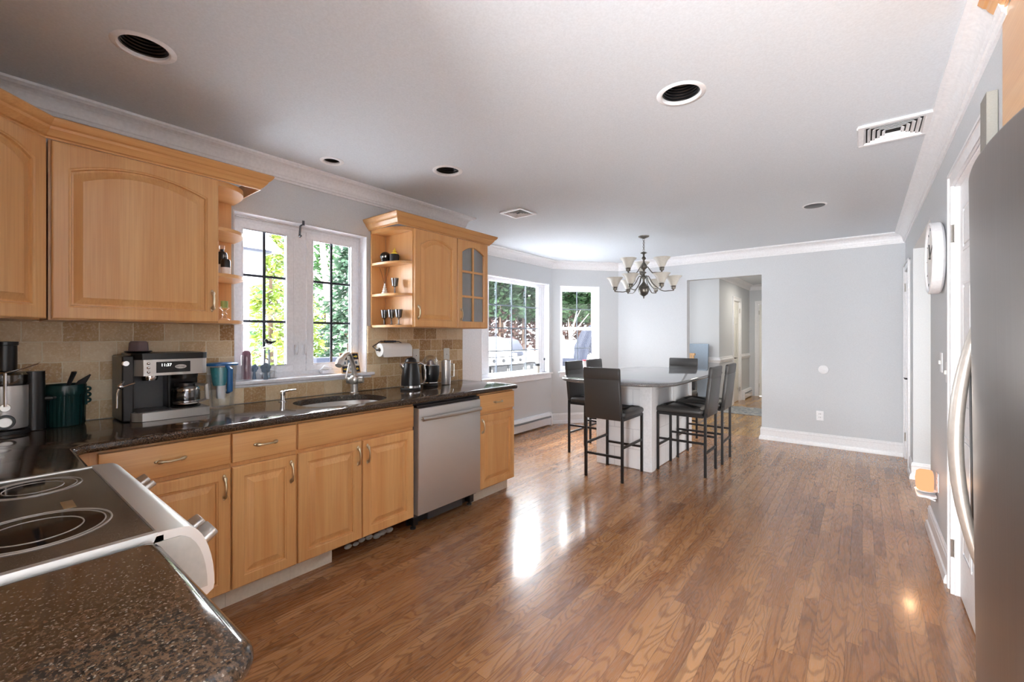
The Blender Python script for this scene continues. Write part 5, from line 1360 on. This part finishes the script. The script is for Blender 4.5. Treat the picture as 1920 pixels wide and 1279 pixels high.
def arm(az, rad, zs, zcup, sag):
    c_, s_ = math.cos(az), math.sin(az)
    def q(r, z): return (chx+c_*r, chy+s_*r, z)
    ctrl = [q(.02, zs-.015), q(.045, zs+.005), q(.065, zs-.02), q(.10, zs-sag*.7), q(rad*.62, zcup-.052), q(rad*.85, zcup-.056), q(rad, zcup-.050), q(rad, zcup-.03)]
    pts = []
    for i in range(len(ctrl)-1):
        p0, p1, p2, p3 = [Vector(ctrl[max(0, min(len(ctrl)-1, i+k))]) for k in (-1, 0, 1, 2)]
        for k in range(5):
            u = k/5; pts.append(.5*((2*p1)+(-p0+p2)*u+(2*p0-5*p1+4*p2-p3)*u*u+(-p0+3*p1-3*p2+p3)*u**3))
    pts.append(Vector(ctrl[-1]))
    am = MB().tube(pts, .0052, 8).build('arm', 'pewter', t)
    p = q(rad, 0)
    MB().lathe([(0, zcup-.060), (.006, zcup-.056), (.010, zcup-.042), (.024, zcup-.034), (.026, zcup-.012), (.030, zcup-.006), (.028, zcup), (0, zcup)], p, 20).build('socket_cup', 'pewter', am)
    MB().lathe([(.022, zcup-.006), (.036, zcup+.012), (.050, zcup+.045), (.066, zcup+.078), (.092, zcup+.104), (.094, zcup+.107), (.088, zcup+.104), (.062, zcup+.080), (.047, zcup+.046), (.032, zcup+.014), (.0, zcup+.0)], p, 36).build('shade', 'frost', am)
for k in range(6): arm(R(26.6+60*k), .322, z0-.285, 1.905, .12)
for k in range(3): arm(R(-1.4+120*k), .21, z0-.185, 2.105, .09)

# ================================================================== HALL
m = MB(); m.box(-1.93, -1.12, 8.30, 9.15, .0, .010); tag(m.build('rug', 'rug', loc=(-1.5, 8.7, 0), bevel=.003), 'small grey patterned rug on the hall floor', 'rug')
m = MB(); TQ2 = Matrix.Translation((-2.42, 8.19, 0)) @ Matrix.Rotation(R(-6), 4, 'X')
MB(TQ2).box(-.28, .28, 0, .035, .005, 1.20).build('x', 'blue_board', None) if False else None
tag(MB(TQ2).box(-.28, .27, 0, .035, .005, 1.205).build('folding_board', 'blue_board', loc=(-2.42, 8.19, 0), bevel=.006), 'tall pale blue board leaning on the hall wall chair rail', 'board')
t = thing('wooden_easel', 'small light wood easel frame in front of the blue board in the hall', 'easel', (-2.52, 7.9, 0))
MB().box(-2.80, -2.26, 7.88, 7.93, 1.00, 1.04).build('top_rail', 'light_wood', t, bevel=.003)
MB().box(-2.80, -2.26, 7.885, 7.925, .55, .59).build('lower_rail', 'light_wood', t, bevel=.003)
for x in (-2.78, -2.31): MB().box(x, x+.035, 7.885, 7.925, 0, 1.0).build('leg', 'light_wood', t, bevel=.003)
MB().box(-2.74, -2.32, 7.90, 7.91, .60, 1.0).build('slate', 'light_wood', t)

# ================================================================== OUTDOORS
GZ = -.12
struct(MB().box(-60, XW-.16, -40, 60, GZ-.3, GZ).build('ground_snow', 'snow', smooth=False))
rr = random.Random(11)
def leaves(mb, n, c, rad, hgt, size, shape='cone', rnd=rr):
    for _ in range(n):
        z = rnd.random()
        if shape == 'cone': rmax = rad*(1-z)**.8*(.75+.25*math.sin(z*38))
        elif shape == 'column': rmax = rad*(1-.75*z**4)*(.85+.15*math.sin(z*21))
        else: rmax = rad*math.sin(PI*min(.98, max(.04, z)))**.6
        a = rnd.uniform(0, 2*PI); r_ = rmax*math.sqrt(rnd.uniform(.25, 1))
        p = Vector((c[0]+r_*math.cos(a), c[1]+r_*math.sin(a), c[2]+z*hgt))
        d = Vector((math.cos(a), math.sin(a), rnd.uniform(-.7, .5))).normalized(); sd = d.cross(Vector((rnd.uniform(-.5, .5), rnd.uniform(-.5, .5), 1))).normalized()
        L = size*rnd.uniform(.6, 1.4); w_ = L*.32
        mb.add([p-sd*w_, p+d*L*.5-sd*w_*.7, p+d*L, p+d*L*.5+sd*w_*.7+Vector((0, 0, -.2*L)), p+sd*w_], [(0, 1, 2, 3, 4)])
def tree(name, label, x, y, hgt, rad, leaf, n, size, shape, grp, z0=.3, trunk=.09, bark='bark', cat='tree'):
    t = thing(name, label, cat, (x, y, GZ), grp)
    m = MB(); k = 3 if shape == 'column' else 1
    m.tube([(x, y, GZ-.05), (x+.03, y-.02, GZ+hgt*.4), (x, y, GZ+hgt*.97)], [trunk, trunk*.7, trunk*.12], 8)
    if shape != 'none':
        for q in range(10):
            a = q*2.4; z = GZ+z0*hgt*.5+hgt*.085*q; m.tube([(x, y, z), (x+rad*.7*math.cos(a)*(1-q/12), y+rad*.7*math.sin(a)*(1-q/12), z+hgt*.06)], [trunk*.35, trunk*.08], 5)
    m.build('trunk', bark, t)
    m = MB(); leaves(m, n, (x, y, GZ+z0*hgt), rad, hgt*(1-z0), size, shape); m.build('foliage', leaf, t, smooth=False)
    return t
# arborvitae hedge beyond the grill: seen through the bay windows
hx = [(-8.9, 10.6), (-9.0, 11.95), (-8.9, 13.3), (-8.9, 14.65), (-8.8, 16.0), (-8.7, 17.35), (-8.6, 18.7)]
labs = ['leftmost dark arborvitae of the hedge seen through the bay window', 'second dark arborvitae from the left in the hedge behind the grill', 'third dark arborvitae from the left in the hedge behind the grill', 'fourth dark arborvitae from the left in the hedge behind the grill', 'fifth dark arborvitae from the left in the hedge behind the grill', 'arborvitae of the hedge seen through the left half of the diagonal window', 'rightmost arborvitae of the hedge seen through the diagonal window']
for (x, y), lb in zip(hx, labs):
    t = tree('arborvitae', lb, x, y, 5.4, .60, 'leaf_dark', 3000, .24, 'column', 'hedge beyond the grill', z0=.38, trunk=.10)
    m = MB(); leaves(m, 750, (x, y, GZ+1.1), .56, 1.6, .18, 'column'); m.build('russet_twigs', 'leaf_red', t, smooth=False)
    for q in range(4):
        a = q*1.7+x; MB().tube([(x+.25*math.cos(a), y+.25*math.sin(a), GZ-.05), (x+.35*math.cos(a), y+.4*math.sin(a), GZ+1.1), (x+.5*math.cos(a), y+.5*math.sin(a), GZ+2.4)], [.05, .04, .02], 6).build('stem', 'bark', t)
# bright trees through the sink window
kt = [(-11.4, 4.75, 5.0, .95, 'leaf_light', 1500, .20, 'cone', 'yellow green snowy conifer through the left sash of the sink window', .0),
      (-15.2, 6.5, 8.2, 1.5, 'leaf_mid', 1700, .26, 'cone', 'tall mid green conifer through the left sash of the sink window', .05),
      (-12.5, 6.0, 2.8, .6, 'leaf_light', 1100, .2, 'round', 'low snowy shrub behind the centre post of the sink window', .0),
      (-15.0, 8.1, 5.2, 1.2, 'leaf_mid', 900, .26, 'cone', 'mid green conifer at the left of the right sash', .1),
      (-10.2, 6.15, 4.2, .9, 'leaf_spruce', 1300, .24, 'cone', 'dark blue green spruce at the right edge of the sink window', .0)]
for x, y, h_, r_, lf, n, sz, shp, lb, z0 in kt: tree('conifer', lb, x, y, h_, r_, lf, n, sz, shp, 'snowy garden trees', z0=z0, trunk=.08)
t = thing('birch', 'bare pale trunked tree through the right sash of the sink window', 'tree', (-12.6, 7.0, GZ))
m = MB(); m.tube([(-12.6, 7.0, GZ-.05), (-12.62, 6.95, 2.0), (-12.8, 6.8, 4.2), (-13.1, 6.6, 6.5)], [.13, .11, .08, .03], 8)
for q in range(16):
    z = 1.6+.28*q; a = q*2.1; r_ = 1.3-.04*q; bx0 = -12.6-.1*q*.3; by0 = 6.95-.03*q
    m.tube([(bx0, by0, z), (bx0+r_*.5*math.cos(a), by0+r_*.5*math.sin(a), z+.5), (bx0+r_*math.cos(a), by0+r_*math.sin(a), z+.8)], [.035, .02, .006], 5)
m.build('trunk', 'pale_bark', t)
m = MB()
m.tube([(-6.9, 11.4, GZ-.05), (-7.0, 11.5, 1.0), (-6.8, 11.7, 2.1)], [.05, .04, .02], 6)
for q in range(7):
    a = q*1.3; m.tube([(-6.95, 11.5, .7+.12*q), (-6.95+.6*math.cos(a), 11.5+.6*math.sin(a), 1.2+.16*q)], [.022, .006], 5)
tag(m.build('bare_shrub', 'pale_bark', loc=(-6.9, 11.4, GZ)), 'pale bare branching shrub outside the diagonal window', 'shrub')
# neighbour's white porch at the left of the sink window
PD = Matrix.Translation((0, .72, 0))
t = thing('porch', 'white clapboard porch with dark eave line at the left of the sink window', 'building', (-9.3, 2.3, GZ))
MB(PD).box(-10.6, -9.1, -1.5, 2.92, 2.35, 2.95).build('fascia', 'siding', t)
MB(PD).box(-10.7, -9.0, -1.6, 3.05, 2.95, 3.0).build('gutter', 'iron', t)
MB(PD).add([(-10.9, -1.7, 3.0), (-8.9, -1.7, 3.0), (-8.9, 3.2, 3.0), (-10.9, 3.2, 3.0), (-10.9, -1.7, 3.5), (-10.0, -1.7, 3.7), (-10.0, 3.2, 3.7), (-10.9, 3.2, 3.5)], [(0, 1, 2, 3), (0, 1, 5, 4), (3, 2, 6, 7), (1, 2, 6, 5), (4, 5, 6, 7), (0, 3, 7, 4)]).build('snowy_roof', 'snow', t, smooth=False)
MB(PD).box(-9.45, -9.2, 2.42, 2.72, GZ, 2.35).build('column', 'white', t, bevel=.01)
MB(PD).box(-10.6, -10.5, -1.5, 2.9, GZ, 2.35).build('wall', 'siding', t)
MB(PD).box(-9.2, -9.14, 1.6, 2.2, 1.9, 2.35).build('lantern', 'iron', t)
# planter rail and clutter outside
m = MB(); m.box(-5.62, -5.48, 2.84, 3.30, .935, 1.055)
tag(m.build('planter', 'cover_blue', loc=(-5.55, 3.07, .935), bevel=.01), 'dark blue planter box on the snowy rail low in the right sash', 'planter')
t = thing('deck_railing', 'white snow topped deck railing outside the sink window', 'railing', (-5.55, 2.9, GZ))
MB().box(-5.60, -5.50, 1.9, 3.9, .84, .90).build('top_rail', 'white', t); MB().box(-5.62, -5.48, 1.9, 3.9, .90, .933).build('snow_cap', 'snow', t, bevel=.01)
for k in range(3): MB().box(-5.60, -5.50, 1.9+.95*k, 2.0+.95*k, GZ, .84).build('post', 'white', t)
# grill
t = thing('gas_grill', 'snow covered stainless gas grill with dark doors outside the bay window', 'grill', (-5.4, 6.6, GZ))
TGm = Matrix.Translation((0, .5, 0)) @ TK(-5.08)
MB(TGm).box(5.25, 6.72, -.62, -.04, GZ+.08, .815).build('cabinet', 'black_matte', t, bevel=.01)
for a, b in ((5.30, 5.76), (5.78, 6.24)):
    d1 = MB(TGm).box(a, b, -.04, -.015, GZ+.14, .79).build('door', 'black', t, bevel=.006)
    MB(TGm).box(a+.005, a+.02, -.015, -.008, GZ+.14, .74).box(b-.02, b-.005, -.015, -.008, GZ+.14, .74).build('edge_strip', 'nickel', d1)
    MB(TGm).tube([(a+.10, -.01, .64), (a+.10, .02, .64), (b-.10, .02, .64), (b-.10, -.01, .64)], .010, 8).build('handle', 'chrome', d1)
MB(TGm).box(5.22, 6.26, -.64, .0, .815, .955).build('control_panel', 'steel_y', t, bevel=.008)
for u in (5.36, 5.62, 5.88, 6.12):
    MB(TGm).lathe([(0, .0), (.034, .0), (.034, .012), (.022, .03), (0, .032)], (u, 0, .89), 20, 'y').build('knob', 'black', t)
m = MB(TGm); hp = [(-.62, .96), (-.62, 1.10), (-.50, 1.24), (-.30, 1.30), (-.14, 1.26), (-.03, 1.12), (.0, .97)]
n = len(hp); tri = tessellate_polygon([[Vector((v, z, 0)) for v, z in hp]])
def extr(m, hp, a, b):
    n = len(hp); tri = tessellate_polygon([[Vector((v, z, 0)) for v, z in hp]])
    m.add([(a, v, z) for v, z in hp]+[(b, v, z) for v, z in hp], [(i, (i+1) % n, n+(i+1) % n, n+i) for i in range(n)]+[tuple(q) for q in tri]+[tuple(n+i for i in reversed(q)) for q in tri])
extr(m, hp, 5.24, 6.24); m.build('hood', 'cover_blue', t, bevel=.02)
MB(TGm).tube([(5.34, -.02, 1.06), (5.34, .05, 1.06), (6.14, .05, 1.06), (6.14, -.02, 1.06)], .012, 8).build('hood_handle', 'chrome', t)
m = MB(TGm); sp_ = [(-.63, 1.09), (-.50, 1.255), (-.30, 1.32), (-.13, 1.285), (-.005, 1.13), (.012, 1.00), (-.03, 1.10), (-.15, 1.262), (-.30, 1.302), (-.5, 1.24)]
extr(m, sp_, 5.235, 5.86); m.box(5.24, 5.95, -.02, .05, .97, 1.02); m.build('snow_on_hood', 'snow', t, bevel=.01)
MB(TGm).box(6.26, 6.95, -.60, -.0, .83, .95).build('side_shelf', 'steel_y', t, bevel=.008)
m = MB(TGm); rs = []
for i_, z in ((0, .951), (.0, .975), (.06, 1.01), (.16, 1.035)): rs.append([(x, y, z) for x, y in offset_loop(round_poly([(6.27, -.58), (6.94, -.58), (6.94, -.02), (6.27, -.02)], .08, 4), i_)])
m.rings(rs); m.build('snow_on_shelf', 'snow', t)
MB(TGm).tube([(6.90, -.05, GZ), (6.90, -.05, .83)], .02, 8).build('leg', 'black', t)
MB(TGm).tube([(6.90, -.55, GZ), (6.90, -.55, .83)], .02, 8).build('leg', 'black', t)
# second covered grill and tarp seen through the diagonal window
PD = Matrix.Translation((0, 1.2, 0))
t = thing('covered_table', 'low patio table mounded with snow outside the diagonal window', 'patio table', (-6.0, 9.9, GZ))
MB(PD).box(-6.5, -5.45, 8.1, 9.3, .70, .80).build('tabletop', 'cover_blue', t, bevel=.02)
MB(PD).box(-6.3, -5.65, 8.3, 9.1, GZ, .70).build('skirt', 'cover_blue', t)
m = MB(PD); rs = []
for i_, z in ((0, .80), (.0, .95), (.12, 1.15), (.30, 1.24)): rs.append([(x, y, z) for x, y in offset_loop(round_poly([(-6.5, 8.1), (-5.45, 8.1), (-5.45, 9.3), (-6.5, 9.3)], .2, 5), i_)])
m.rings(rs); m.build('snow_mound', 'snow', t)
t = thing('covered_umbrella', 'navy covered folded umbrella with snow streaks outside the diagonal window', 'umbrella', (-5.2, 9.25, GZ))
m = MB(Matrix.Translation((-.05, .5, 0))); rs = []
for z, r_, dx in ((GZ, .16, 0), (.6, .20, -.02), (1.1, .24, .05), (1.45, .20, .16), (1.62, .06, .24)):
    rs.append([(-5.15+dx+r_*math.cos(2*PI*i/24)*(1+.16*math.cos(7*2*PI*i/24)), 8.75+dx*.4+r_*math.sin(2*PI*i/24)*(1+.16*math.cos(7*2*PI*i/24)), z) for i in range(24)])
m.rings(rs); m.build('cover', 'cover_blue', t, smooth=False)
m = MB(Matrix.Translation((-.05, .5, 0)))
for k in range(4): m.tube([(-5.15+.21+.01*k, 8.60+.09*k, .7+.1*k), (-5.02+.02*k, 8.66+.06*k, 1.2+.07*k)], [.03, .015], 6)
m.build('snow_streak', 'snow', t)
